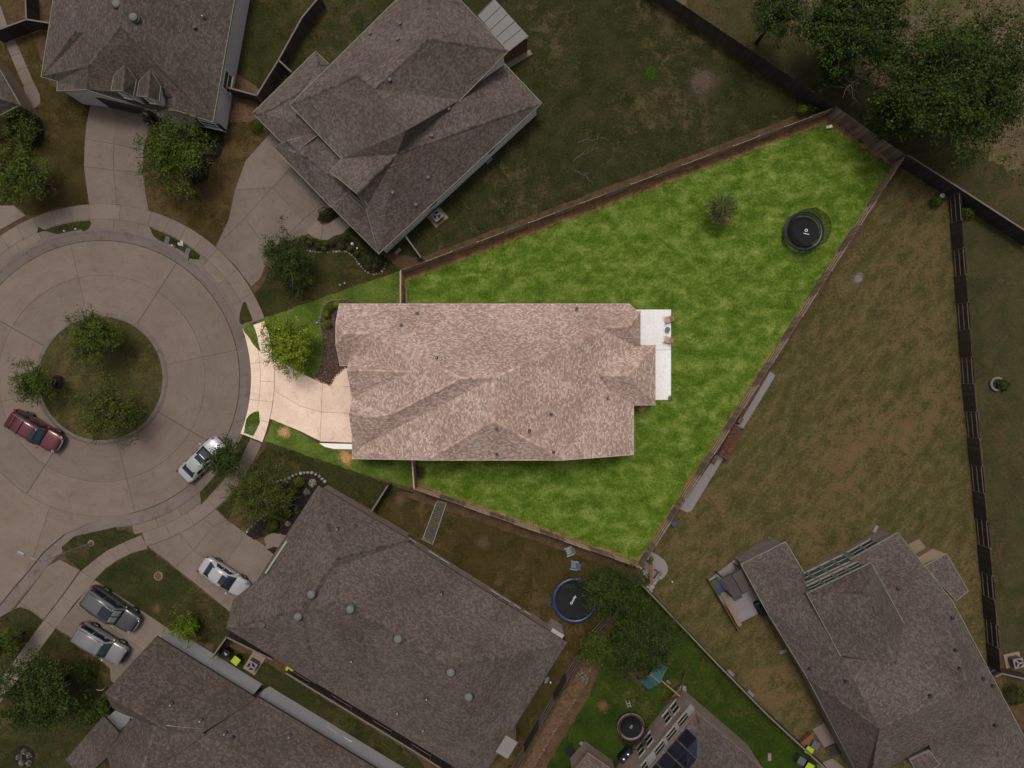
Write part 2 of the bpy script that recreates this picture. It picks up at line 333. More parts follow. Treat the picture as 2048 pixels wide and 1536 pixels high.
M['wood_brown'] = woodmat('brown_boards', (.1, .045, .015)); M['wood_pale'] = woodmat('pale_boards', (.2, .14, .09), .2)
M['wood_orange'] = woodmat('orange_stained_boards', (.14, .06, .022)); M['wood_red'] = woodmat('red_brown_timber', (.09, .035, .02))
M['black'] = plain('black_plastic', (.009, .009, .011), .75, spec=.2); M['rubber'] = plain('tyre_rubber', (.009, .009, .009), .85)
M['grey_pl'] = plain('grey_plastic', (.07, .07, .08), .5); M['lime'] = plain('lime_plastic', (.3, .36, .006), .45, var=.06)
M['steel'] = plain('galvanised_steel', (.25, .25, .26), .4, .6); M['white_pl'] = plain('white_paint', (.55, .55, .55), .5)
M['net'] = netmat('black_netting', (.01, .01, .012), .55)
M['bark'] = woodmat('grey_brown_bark', (.03, .022, .016))
M['stone'] = island('buff_edging_stones', [(.1, .065, .04), (.18, .13, .09), (.24, .19, .15)], .9); M['stone_w'] = island('pale_edging_stones', [(.15, .13, .11), (.22, .2, .18), (.28, .26, .24)], .9)
M['stone_r'] = island('russet_edging_stones', [(.32, .12, .05), (.5, .24, .12), (.6, .38, .24)], .9)

# ================================================================ SETTING
def area2(p): return sum(a[0]*b[1]-b[0]*a[1] for a, b in zip(p, p[1:]+p[:1]))
def inset(poly, d):
    """polygon in metres moved inwards by d"""
    p = [Vector((q[0], q[1])) for q in poly]
    if area2([(q.x, q.y) for q in p]) < 0: p.reverse()
    n = len(p); out = []
    for i in range(n):
        a, b, c = p[i-1], p[i], p[(i+1) % n]
        u = (b-a); v = (c-b)
        if u.length < 1e-6 or v.length < 1e-6: out.append(b); continue
        u.normalize(); v.normalize(); n1 = Vector((-u.y, u.x)); n2 = Vector((-v.y, v.x)); k = n1+n2
        k = k*(d/max(.25, (1+n1.dot(n2)))) if k.length > 1e-4 else n1*d
        out.append(b+k)
    return [(q.x, q.y) for q in out]
def W2(pts, z=0): return [P2(a, b, z) for a, b in pts]
def arc(cx, cy, r, a0, a1, n=16):
    return [(cx+r*math.cos(R(a0+(a1-a0)*i/n)), cy-r*math.sin(R(a0+(a1-a0)*i/n))) for i in range(n+1)]
def fray(poly, step=.35, amp=.09, seed=0):
    """broken, uneven edge for turf and mulch (metres)"""
    r = random.Random(seed); out = []
    for a, b in zip(poly, poly[1:]+poly[:1]):
        a, b = Vector(a), Vector(b); L = (b-a).length; n = max(1, int(L/step)); nn = Vector((-(b-a).y, (b-a).x)).normalized() if L > 1e-6 else Vector((0, 0))
        for i in range(n): out.append(tuple(a.lerp(b, i/n)+nn*(r.uniform(-amp, amp) if i else 0)))
    return out
def struct(name, mb, mat, label, cat='ground', **k): return one(name, mb, mat, label, cat, kind='structure', **k)

one('ground', MB().sheet([(-400, -400), (400, -400), (400, 400), (-400, 400)], -.16), M['soil'], 'bare earth under the whole neighbourhood', 'ground', kind='structure')
CX, CY = 202, 757                         # centre of the turning circle (photo pixels)
neck_r = [(232, 1049), (190, 1062), (140, 1084), (100, 1118), (62, 1165), (40, 1190), (0, 1240), (-200, 1490)]
def street_outline(r):                   # r: circle radius in pixels; the neck leaves to the lower left
    k = (r-295)
    a = arc(CX, CY, r, -80, 214, 90)      # from the bottom, counter-clockwise round to the left side
    return a, [(x-k*.55, y-k*.8) if False else (x+k*.5, y+k*.85) for x, y in neck_r]
# raised ground of the lots all round the street
a, nk = street_outline(300)
left_end = a[-1]
poly = W2(a)+[P2(-200, left_end[1]+60)]+[(-220, 40), (-220, 200), (220, 200), (220, -200), (-60, -200)]+list(reversed(W2(nk)))
one('lot_terrain', MB().sheet(poly, -.012), M['soil'], 'brown soil of the house lots around the street', 'ground', kind='structure')
# street: slabs of concrete with open joints on a dark bed
road = thing('street', 'concrete turning circle of a cul-de-sac with curved joints', 'street', P(CX, CY, -.12)); road['kind'] = 'structure'
a, nk = street_outline(294)
MB().sheet(W2(a)+[P2(-220, left_end[1]+60), P2(-220, 1500)]+list(reversed(W2(nk))), -.125).build('road_bed', M['joint'], road)
def slab(parent, poly_m, z0, z1, mat, gap=.012, bev=0):
    return MB().prism(inset(poly_m, gap), z0, z1).build('slab', mat, parent)
JA = [12, 57, 103, 150.5, 193, 237, 284, 329.5, 372]
for i in range(8):
    for r0, r1 in ((131, 207), (207, 276)):
        slab(road, W2(arc(CX, CY, r1, JA[i], JA[i+1], 14)+arc(CX, CY, r0, JA[i+1], JA[i], 12)), -.124, -.106, M['street'], .016 if i % 2 == 0 else .01)
for a_ in (57, 150.5, 329.5, 237):           # tarred expansion joints
    q = W2(arc(CX, CY, 131, a_, a_, 1)[:1]+arc(CX, CY, 276, a_, a_, 1)[:1]); MB().beam((*q[0], -.105), (*q[1], -.105), .05, .012).build('tar_joint', M['joint'], road)
# the neck towards the lower left, in three bays
e = arc(CX, CY, 276, 284, 212, 24)
def nkp(f): return (nk[int(f)][0], nk[int(f)][1])
slab(road, W2(e[:13]+[(99-30, 1063+40)]+[(x-14, y-13) for x, y in reversed(nk[:5])]), -.124, -.106, M['street'])
slab(road, W2(e[12:]+[(-60, 980), (-130, 1060), (-130, 1400), (-120, 1380)]+[(x-14, y-13) for x, y in reversed(nk[4:8])]+[(69, 1103)]), -.124, -.106, M['street'])
# kerb round the outside and round the island
def band(pts, w0, w1, prof, name, mat, parent=None, closed=False):
    """profile swept along a line in metres; prof: (side offset, z)"""
    mb = MB(); n = len(pts); v = []
    for i, p in enumerate(pts):
        p = Vector(p); q0 = Vector(pts[i-1]) if (i or closed) else p; q1 = Vector(pts[(i+1) % n]) if (i < n-1 or closed) else p
        t = (q1-q0).normalized(); nn = Vector((-t.y, t.x))
        v += [(p.x+nn.x*o, p.y+nn.y*o, z) for o, z in prof]
    m = len(prof); fs = [(i*m+k, ((i+1) % n)*m+k, ((i+1) % n)*m+k+1, i*m+k+1) for i in range(n if closed else n-1) for k in range(m-1)]
    return mb.add(v, fs)
a, nk = street_outline(295)
kl = list(reversed(W2(nk)))+W2(arc(CX, CY, 295, -78, 214, 110))
prof = [(-.34, -.13), (-.30, .022), (-.12, .025), (0, .015), (.14, -.06), (.22, -.1), (.8, -.108), (.84, -.13)]
struct('kerb', band(kl, 0, 0, prof, 'kerb', None), M['kerb'], 'concrete rolled kerb and gutter around the turning circle', 'kerb', smooth=True)
il = W2(arc(CX, CY, 127, 0, 360, 72))[:-1]
struct('kerb', band(list(reversed(il)), 0, 0, [(-.22, -.13), (-.17, .03), (.0, .035), (.14, .0), (.2, -.1), (.32, -.107), (.33, -.13)], 'kerb', None, closed=True), M['kerb'], 'round concrete kerb of the central grass island', 'kerb', smooth=True)
struct('island_lawn', MB().sheet(fray(W2(arc(CX, CY, 123.5, 0, 360, 60))[:-1], .4, .04, 3), .02), M['g_island'], 'round olive grass island in the turning circle', 'lawn')

# ---- walks and drives, slab by slab
def paving(name, label, polys, mat, z=.03, gap=.012, cat='driveway', base=True):
    c = np.mean([P2(*q) for q in polys[0]], axis=0); o = thing(name, label, cat, (c[0], c[1], 0)); o['kind'] = 'structure'
    for q in polys:
        m = W2(q)
        if base: MB().prism(inset(m, -.004), -.03, z-.02).build('joint_bed', M['joint'], o)
        slab(o, m, z-.022, z, mat, gap)
    return o
def ringslabs(r0, r1, a0, a1, step):
    n = max(1, round(abs(a1-a0)/step)); return [arc(CX, CY, r1, a0+(a1-a0)*i/n, a0+(a1-a0)*(i+1)/n, 5)+arc(CX, CY, r0, a0+(a1-a0)*(i+1)/n, a0+(a1-a0)*i/n, 5) for i in range(n)]
VW = ringslabs(319, 349, 57, 21.3, 7)       # walk east of the top driveway
paving('sidewalk', 'curved grey sidewalk slabs between the two upper driveways', ringslabs(319, 349, 73, 48, 6.2), M['walk'], cat='sidewalk')
paving('sidewalk', 'sidewalk slabs crossing the driveway of the dormer house', ringslabs(319, 349, 94, 73, 10.5), M['walk'], cat='sidewalk')
paving('sidewalk', 'curved sidewalk slabs at the upper left of the circle', ringslabs(319, 349, 150, 94, 6.4), M['walk'], cat='sidewalk')
paving('sidewalk', 'sidewalk slabs crossing the wide driveway beside the lot', ringslabs(319, 349, 48, 20.2, 9.3), M['walk'], cat='sidewalk')
paving('sidewalk', 'bright tan sidewalk slabs in front of the green lot', ringslabs(319, 347, 19.4, -21.5, 6.8), M['drive_lot'], .032, cat='sidewalk')
paving('sidewalk', 'sidewalk slabs under the small street tree by the white car', ringslabs(319, 347, -22, -48.5, 6.6), M['walk'], cat='sidewalk')
paving('sidewalk', 'sidewalk slabs crossing the driveway with the white sedan', ringslabs(319, 347, -48.5, -75, 8.8), M['walk'], cat='sidewalk')
inn = [(283, 1070), (247, 1084), (215, 1100), (190, 1119), (162, 1142), (125, 1193), (88, 1240), (44, 1300), (0, 1360), (-60, 1440)]
out = [(296, 1097), (262, 1107), (236, 1120), (212, 1136), (190, 1159), (150, 1210), (111, 1257), (66, 1318), (20, 1380), (-40, 1460)]
paving('sidewalk', 'sidewalk slabs curving away to the lower left', [[inn[i], inn[i+1], out[i+1], out[i]] for i in range(len(inn)-1)], M['walk'], cat='sidewalk')
# aprons between kerb and walk (verges of grass lie on top)
paving('apron', 'concrete driveway apron below the upper left houses', ringslabs(301, 319, 150, 76, 9), M['drive'])
paving('apron', 'concrete driveway apron along the upper right of the circle', ringslabs(301, 319, 76, 19.8, 9), M['drive'])
paving('apron', 'bright tan apron in front of the green lot', ringslabs(300, 319, 19.4, -21.6, 13.6), M['drive_lot'], .032)
paving('apron', 'concrete apron along the lower right of the circle', ringslabs(301, 319, -22, -78, 9), M['drive'])
paving('apron', 'concrete apron of the lower left driveway', [[(120, 1119), (160, 1140), (125, 1190), (88, 1238), (40, 1205), (66, 1172), (96, 1132)], [(40, 1205), (88, 1238), (60, 1276), (8, 1246)]], M['drive'])
# driveways
paving('driveway', 'pale concrete driveway of the dormer house at upper left', [
    [(183, 203), (238, 214), (231, 268), (228, 288), (170, 278), (174, 240)], [(238, 214), (306, 228), (288, 300), (228, 288)],
    [(170, 278), (228, 288), (227, 340), (168, 333)], [(228, 288), (288, 300), (286, 345), (227, 340)],
    [(168, 333), (227, 340), (234, 409), (178, 408.5)], [(227, 340), (286, 345), (291, 384), (298, 421), (234, 409)]], M['drive'])
paving('driveway', 'wide concrete driveway of the two-storey house beside the lot', [
    [(545, 262), (597, 318), (545, 375), (470, 380), (492, 320)], [(597, 318), (662, 392), (606, 440), (545, 375)],
    [(470, 380), (545, 375), (490, 436), (432, 494), (457, 440)], [(545, 375), (606, 440), (560, 485), (540, 505), (490, 436)],
    [(432, 494), (490, 436), (540, 505), (522, 556), (503, 574), (470, 530)],
    [(606, 440), (662, 392), (676, 416), (640, 446), (612, 470), (585, 480), (560, 485)]], M['drive'])
paving('garden_path', 'curved concrete walk to the front door beside the bed of shrubs', [
    [(612, 463), (632, 443), (646, 450), (642, 480), (625, 474)], [(646, 450), (658, 447), (668, 472), (656, 480), (642, 480)], [(658, 447), (684, 430), (702, 452), (684, 468), (668, 472)]], M['walk'], .034, cat='path')
paving('driveway', 'bright tan driveway of the green lot leading to its garage', [
    arc(CX, CY, 347.4, -4, 7.2, 5)+[(600, 745), (645, 766), (643, 824), (600, 812)], [(645, 766), (662, 771), (720, 775), (720, 828), (643, 824)],
    arc(CX, CY, 347.4, -13.4, -4, 5)+[(600, 812), (643, 824), (640, 882), (600, 862)], [(643, 824), (720, 828), (720, 886), (640, 883)]], M['drive_lot'], .034)
paving('driveway_extension', 'white concrete strip along the garage side of the tan driveway', [[(638, 886), (720, 888), (720, 899), (668, 898), (650, 894)]], M['patio_white'], .04)
paving('garden_path', 'curved tan entry path beside the mulch bed of the lot', [[(662, 772), (672, 752), (690, 737), (720, 733), (720, 774)]], M['drive_lot'], .036, cat='path')
paving('driveway', 'concrete driveway with the white sedan', [
    arc(CX, CY, 347.5, -74.5, -63, 4)+[(387, 1100), (350, 1135), (335, 1122)], arc(CX, CY, 347.5, -63, -54, 3)+[(428, 1052), (387, 1100)], arc(CX, CY, 347.5, -54, -48.6, 2)+[(455, 1040), (428, 1052)],
    [(350, 1135), (387, 1100), (440, 1135), (465, 1155), (425, 1195), (395, 1170)], [(387, 1100), (428, 1052), (455, 1040), (492, 1066), (455, 1120), (440, 1135)],
    [(455, 1120), (492, 1066), (540, 1098), (580, 1130), (520, 1190), (480, 1240), (425, 1195), (465, 1155), (440, 1135)]], M['drive'])
paving('garden_path', 'small round-ended path at the porch beside the gabled garage', [arc(556, 1093, 32, 150, 20, 10)+[(575, 1108), (566, 1098), (550, 1094), (535, 1101)]], M['walk'], .036, cat='path')
paving('driveway', 'concrete driveway with the two big parked cars', [
    [(148, 1208), (190, 1160), (240, 1192), (200, 1240)], [(112, 1256), (148, 1208), (200, 1240), (165, 1288), (142, 1275)],
    [(240, 1192), (333, 1254), (350, 1270), (300, 1310), (200, 1240)], [(165, 1288), (200, 1240), (300, 1310), (260, 1385), (222, 1362), (220, 1337)]], M['drive'])
paving('garden_path', 'pale walkway slabs beside the far left house', [[(11, 86), (30, 79), (42, 105), (22, 113)], [(22, 113), (42, 105), (54, 133), (34, 142)], [(34, 142), (54, 133), (67, 163), (47, 172)], [(47, 172), (67, 163), (80, 190), (81, 207), (66, 221), (51, 200)]], M['walk'], cat='path')
paving('driveway', 'pale concrete strip at the top left corner', [[(0, 8), (8, 30), (15, 52), (-40, 66), (-60, -20), (-6, -20)]], M['walk'])
paving('driveway', 'concrete driveway at the left edge of the circle', [[(-60, 412), (28, 411), (52, 431), (0, 460), (-60, 500)]], M['walk'])
paving('patio', 'white concrete patio behind the lot house with two chairs', [[(1265, 619), (1342, 619), (1342, 700), (1265, 700)], [(1265, 700), (1342, 700), (1342, 800), (1265, 800)]], M['patio_white'], .06, cat='patio')
paving('side_yard_slab', 'long pale slab behind the back fence, upper piece', [[(1473, 855), (1540, 742), (1550, 750), (1548, 756), (1486, 858)]], M['slab_grey'], .05, cat='slab')
paving('side_yard_slab', 'long pale slab behind the back fence, lower piece', [[(1359, 1018), (1440, 897), (1446, 918), (1383, 1022), (1374, 1025)]], M['slab_grey'], .05, cat='slab')
0 and paving('wall_walk', 'white concrete strip beside the lower left house', [[(318, 1262), (338, 1252), (380, 1285), (440, 1322), (520, 1376), (535, 1400), (500, 1400), (400, 1330)]], M['siding_w'], .036, cat='path')

# ---- turf and beds
Z = [0.0]; LAWN = []
def lawn(label, pts, mat, name='lawn', fr=.07, world=False, cat='lawn', kind='structure'):
    Z[0] += .0007
    poly = pts if world else W2(pts); LAWN.append((mat, poly))
    return one(name, MB().sheet(fray(poly, .4, fr, len(label)), .001+Z[0]), mat, label, cat, kind=kind)
fN0, fN1, fE, fS, fW = (P(801, 541, 1.83), P(1673, 214, 1.83), P(1813, 309, 1.83), P(1283, 1137, 1.83), P(828, 978, 1.83))
lot = [(p.x, p.y) for p in (fN0, fN1, fE, fS, fW)]
lot_in = lot+[P2(830, 905), P2(1240, 895), P2(1240, 640), P2(830, 625), P2(806, 625)]
one('garden_soil', MB().sheet(inset(lot, .02), .0005), M['soil_lot'], 'red soil strip inside the fence of the green lot', 'soil', kind='structure')
c = Vector((sum(p[0] for p in lot)/5, sum(p[1] for p in lot)/5))
li = [fN0+Vector((.35, -.62, 0)), fN1+Vector((-.6, -.95, 0)), fN1+Vector((.1, -1.0, 0)), fE+Vector((-.55, -.3, 0)), fE+Vector((-.32, -.5, 0)), fS+Vector((-.02, .24, 0)), fW+Vector((.25, .12, 0))]
lawn('bright lush mown grass of the fenced lot', [(p.x, p.y) for p in li], M['g_lot'], world=True, fr=.16)
lawn('front grass of the lot north of its driveway', [(507, 643), (801, 541), (800, 640), (720, 770), (655, 766), (600, 746), (549, 714), (534, 680), (522, 645)], M['g_front'])
lawn('front grass of the lot south of its driveway', [(546, 838), (600, 864), (637, 886), (720, 902), (840, 915), (826, 977), (660, 927), (528, 882)], M['g_front'])
lawn('dull turf in front of the two-storey house', [(506, 590), (530, 562), (545, 525), (600, 480), (690, 470), (780, 520), (800, 541), (506, 643), (512, 620)], M['g_dull_dim'])
lawn('brown dry turf between the two upper driveways', [(288, 345), (292, 384), (300, 425), (340, 438), (388, 462), (430, 493), (458, 438), (470, 380), (492, 318), (545, 262), (500, 225), (430, 240), (306, 226), (288, 300)], M['g_dry_dim'])
lawn('brown dry turf left of the upper driveway', [(100, 170), (183, 200), (170, 280), (168, 333), (178, 408), (120, 413), (60, 432), (28, 410), (-60, 410), (-60, 60), (60, 60)], M['g_dry_dim'])
lawn('patchy back yard turf with bare spots', [(842, 515), (1660, 205), (1300, -20), (1180, -120), (700, -120), (560, 60), (620, 420), (760, 505)], M['g_patch'])
lawn('dark side yard turf between the two upper houses', [(430, 260), (520, 240), (600, 180), (720, -60), (460, -60)], M['g_dull_dim'])
lawn('straw coloured yard turf behind the lot', [tuple(x) for x in ((1815, 320), (1905, 380), (1932, 640), (1946, 800), (1975, 1150), (2000, 1350), (2048, 1600), (1650, 1536), (1536, 1430), (1434, 1327), (1275, 1155), (1290, 1130))], M['g_straw'])
lawn('olive yard turf at the right edge', [(1912, 378), (1940, 400), (2200, 560), (2200, 1500), (2012, 1360), (1990, 1180), (1956, 800), (1938, 640)], M['g_olive'])
lawn('deep green play yard turf', [(1275, 1165), (1434, 1330), (1536, 1433), (1650, 1545), (1700, 1640), (1060, 1640), (1095, 1530), (1180, 1390), (1230, 1240)], M['g_deep'])
lawn('brown shaded yard turf behind the long hip roof', [(748, 1020), (790, 985), (1265, 1150), (1225, 1235), (1185, 1282), (1040, 1530), (1000, 1600), (900, 1500), (700, 1100)], M['g_dry_dim'])
lawn('dark front turf right of the small street tree', [(536, 884), (830, 985), (790, 985), (748, 1020), (650, 970), (560, 960), (480, 985), (455, 1040), (430, 1022), (470, 985), (510, 930)], M['g_dull_dim'])
lawn('front turf between the two lower driveways', [(298, 1098), (345, 1135), (420, 1195), (480, 1240), (440, 1290), (350, 1275), (333, 1254), (190, 1160), (213, 1137), (262, 1108)], M['g_dull_dim'])
lawn('front turf at the lower left', [(111, 1258), (142, 1275), (220, 1337), (222, 1362), (260, 1400), (200, 1536), (120, 1640), (-60, 1640), (-60, 1490), (20, 1382)], M['g_dull_dim'])
lawn('left edge turf beside the lower sidewalk', [(88, 1238), (44, 1298), (0, 1358), (-60, 1438), (-60, 1300), (0, 1248), (40, 1212), (62, 1222)], M['g_dull_dim'])
lawn('narrow turf strip between the two lower houses', [(430, 1282), (540, 1330), (830, 1510), (900, 1600), (760, 1600), (520, 1390), (420, 1320)], M['g_dull_dim'])
# verges: grass pockets between kerb and sidewalk
def verge(label, pts, mat): return one('verge', MB().prism(fray(W2(pts), .3, .02, 5), 0, .052), mat, label, 'verge', kind='structure')
verge('small grass pocket with two white utility caps by the sidewalk', [(77, 453)]+arc(CX, CY, 317, 113.5, 94, 6)+[(183, 448), (177, 458), (167, 463)]+arc(CX, CY, 301, 97.5, 106.5, 4)+[(113, 468), (92, 462)], M['g_dull_dim'])
verge('grass pocket with two utility lids and a pale heart', [(299, 453)]+arc(CX, CY, 317, 70.5, 51.2, 8)+[(398, 519), (380, 517), (376, 521)]+arc(CX, CY, 302, 54.3, 63.2, 5)+[(318, 481), (307, 472)], M['g_dull_dim'])
verge('thin grass sliver beside the lot sidewalk outside the lot', [(487, 605), (491, 604), (506, 641), (484, 650), (479, 645), (480, 625)], M['g_dull_dim'])
verge('thin grass sliver beside the upper lot apron', [(484, 653), (505, 645), (514, 670), (521, 704), (508, 690), (496, 672), (489, 664)], M['g_front'])
verge('grass pocket with a square lid at the lower lot apron', [(499, 830), (508, 824), (518, 822), (520, 845), (507, 872), (488, 866), (493, 838)], M['g_front'])
verge('grass verge under the small street tree by the white car', [(487, 869), (502, 875), (480, 920), (440, 968), (402, 1010), (402, 998), (400, 985), (440, 940), (470, 900)], M['g_dull_dim'])
verge('curved grass verge at the foot of the street lamp', [(124, 1094), (150, 1072), (232, 1054), (234, 1060), (252, 1061), (277, 1071), (216, 1100), (190, 1118), (162, 1140), (128, 1110), (126, 1104)], M['g_dull_dim'])
verge('rounded grass corner at the left edge', [(0, 1234), (22, 1222), (40, 1214), (60, 1220), (86, 1240), (40, 1302), (0, 1356)], M['g_dull_dim'])
# meadow beyond the back fence
bp = lambda x, y: P2(x, y, 2.2)
lawn('dry meadow with tracks beyond the back fence', [bp(1250, -70), bp(1673, 214), bp(1813, 309), bp(2090, 486), P2(2600, 500), P2(2600, -600), P2(1100, -600)], M['field'], name='field', cat='field', world=True)
lawn('green verge along the outside of the back fence', [bp(1350, -3), bp(1673, 211), bp(1813, 306), bp(2090, 483), P2(2150, 420), P2(1960, 300), P2(1850, 250), P2(1700, 130), P2(1540, 40), P2(1480, -60)], M['g_olive'], name='verge', fr=.5, cat='verge', world=True)
# bare and odd-coloured patches in the turf
def patch(label, px, py, r, mat):
    Z[0] += .0006; c = P(px, py, 0); k = r*H/F; o = one('bare_patch', MB().sheet([(c.x+k*2.2*math.cos(a), c.y+k*2.2*math.sin(a)) for a in np.linspace(0, 2*math.pi, 20)[:-1]], .004+Z[0]), mat, label, 'soil patch', kind='structure'); o.scale = (1, 1, 1); return o
def pm(name, c, r): m = patchmat(name, c); m.node_tree.nodes['Mapping'].inputs['Scale'].default_value = (F/H/r,)*3; return m
patch('largest pale bare patch in the yard above the lot', 1405, 164, 34, pm('pale_dust_patch', (.095, .07, .05), 34))
patch('round pale dusty spot in the straw yard', 1716, 556, 12, pm('dusty_spot', (.2, .165, .15), 12)); patch('bright green tuft patch in the yard above the lot', 1302, 147, 22, pm('fresh_tuft', (.03, .055, .006), 22))
patch('tan bare patch at the front corner of the lot driveway', 568, 864, 13, pm('tan_patch', (.5, .3, .14), 13)); patch('orange bare soil beside the white driveway strip', 692, 914, 17, pm('orange_patch', (.5, .27, .12), 17)); patch('dark bare soil at the lower gate of the lot', 838, 945, 16, pm('dark_patch', (.03, .018, .01), 16))
patch('brown bare patch in the shaded yard near the goal', 800, 1000, 16, pm('brown_patch', (.11, .07, .04), 16)); patch('brown bare patch in the middle of the shaded yard', 965, 1085, 18, pm('brown_patch_b', (.09, .06, .03), 18)); patch('brown bare patch in the play yard', 1205, 1412, 13, pm('brown_patch_c', (.12, .075, .035), 13))
patch('tan bare patch beside the silver car', 175, 1318, 18, pm('brown_patch_d', (.1, .06, .03), 18)); patch('tan bare patch in the turf beside the dark car', 312, 1217, 12, pm('brown_patch_e', (.11, .07, .03), 12))
patch('worn ring at the house corner of the lot lawn', 1285, 818, 9, pm('corner_soil', (.35, .2, .1), 9))
# planting beds
def stones(parent, line, mat, size=.2, n=None, z=.06, seed=1):
    r = random.Random(seed); pts = [Vector(p) for p in W2(line)]; mb = MB(); acc = 0
    for a, b in zip(pts, pts[1:]):
        L = (b-a).length; k = max(1, int(L/size*1.05))
        for i in range(k):
            p = a.lerp(b, (i+.5)/k); s = size*r.uniform(.7, 1.15); mb.lathe((p.x+r.uniform(-.03, .03), p.y+r.uniform(-.03, .03), 0), [(s*.5, 0), (s*.5, z*.7), (s*.38, z*1.5), (s*.1, z*1.8)], 6, 1, r.uniform(.7, 1.1))
    o = mb.build('edging_stones', mat, parent, kind='stuff'); return o
def bed(label, pts, mat, fr=.05):
    Z[0] += .0008; poly = fray(W2(pts), .3, fr, 9); c = np.mean(poly, axis=0); mb = MB().prism(poly, 0, .035+Z[0]*.3)
    o = one('mulch_bed', mb, mat, label, 'flower bed', kind='structure'); return o
b_lot = bed('brown mulch bed in front of the lot house', [(648, 610), (662, 602), (690, 600), (720, 606), (720, 735), (690, 737), (673, 750), (661, 772), (628, 756), (640, 735), (646, 700), (645, 665), (640, 640)], M['mulch_lot'])
stones(b_lot, [(640, 660), (638, 640), (645, 614), (660, 601), (690, 598)], M['stone_w'], .12, z=.03); stones(b_lot, [(628, 756), (645, 765), (660, 771), (668, 757), (680, 744), (692, 735)], M['stone_r'], .22)
b_c = bed('dark mulch bed of round shrubs at the two-storey house', [(596, 478), (612, 474), (650, 486), (688, 470), (705, 455), (775, 520), (768, 543), (745, 549), (728, 540), (714, 522), (702, 508), (685, 502), (650, 503), (615, 500)], M['mulch'])
stones(b_c, [(612, 501), (640, 506), (670, 503), (692, 503), (706, 512), (716, 526), (728, 541), (745, 550), (762, 546), (770, 535), (772, 524)], M['stone'], .26)
b_c2 = bed('small mulch pocket with a clipped shrub at the garage door', [(634, 440), (646, 446), (660, 444), (672, 430), (660, 416), (640, 424)], M['mulch'])
b_d = bed('dark mulch bed with pale stone edge beside the long hip roof', [(492, 1068), (505, 1050), (525, 1035), (528, 1020), (522, 990), (540, 968), (580, 955), (610, 946), (640, 952), (660, 970), (630, 1020), (590, 1070), (574, 1070), (548, 1066), (508, 1080)], M['mulch'])
stones(b_d, [(490, 1072), (500, 1055), (514, 1044), (526, 1034), (528, 1018), (520, 985)], M['stone_w'], .3, z=.1); stones(b_d, [(545, 966), (575, 958), (590, 950), (605, 946), (620, 944), (636, 950), (652, 966)], M['stone_w'], .34, z=.1, seed=3)
b_b = bed('mulch bed under the round tree by the dormer house', [(370, 250), (445, 262), (450, 290), (440, 312), (420, 335), (415, 360), (390, 370), (350, 330)], M['mulch'])
b_l = bed('dark mulch bed at the far left hedge', [(20, 250), (60, 225), (85, 240), (90, 270), (80, 295), (60, 302), (20, 300)], M['mulch'])
b_g = bed('wood chip strip along the dark fence', [(1184, 1330), (1170, 1370), (1142, 1410), (1110, 1460), (1062, 1540), (1040, 1580), (1020, 1580), (1120, 1400), (1165, 1330)], M['chips'])
stones(b_g, [(1184, 1330), (1172, 1368), (1144, 1408), (1112, 1458), (1064, 1538)], M['stone'], .16)
b_i = bed('round mulch ring in the grass island', arc(116, 764, 14, 0, 345, 14), M['mulch'])
b_k = bed('dark crescent of mulch at the dormer porch', [(291, 238), (300, 230), (316, 232), (314, 246), (304, 252), (294, 252)], M['mulch'])
b_p = bed('dark mulch crescent at the porch of the long hip roof', [(533, 1099), (548, 1093), (562, 1096), (552, 1110)], M['mulch'])
b_r = bed('red mulch ring round the young tree on the lot', arc(1443, 432, 17, 0, 345, 14), M['soil_lot'], .12)
lawn('gravel side strip with stepping slabs', [(455, 150), (480, 150), (520, 180), (512, 245), (460, 245)], M['chips'], name='gravel_strip')
for i, (x, y) in enumerate([(470, 157), (466, 172), (466, 199), (466, 212), (464, 226)]):
    one('stepping_slab', MB().box(P(x, y, .03), (1.0, .55, .07), R(-8)), M['chips'], 'square stepping slab in the red gravel strip, %s' % ('topmost', 'second from the top', 'in the middle of the row', 'second from the bottom', 'lowest')[i], 'stepping slab', 'stepping slabs in the gravel', bevel=.02)

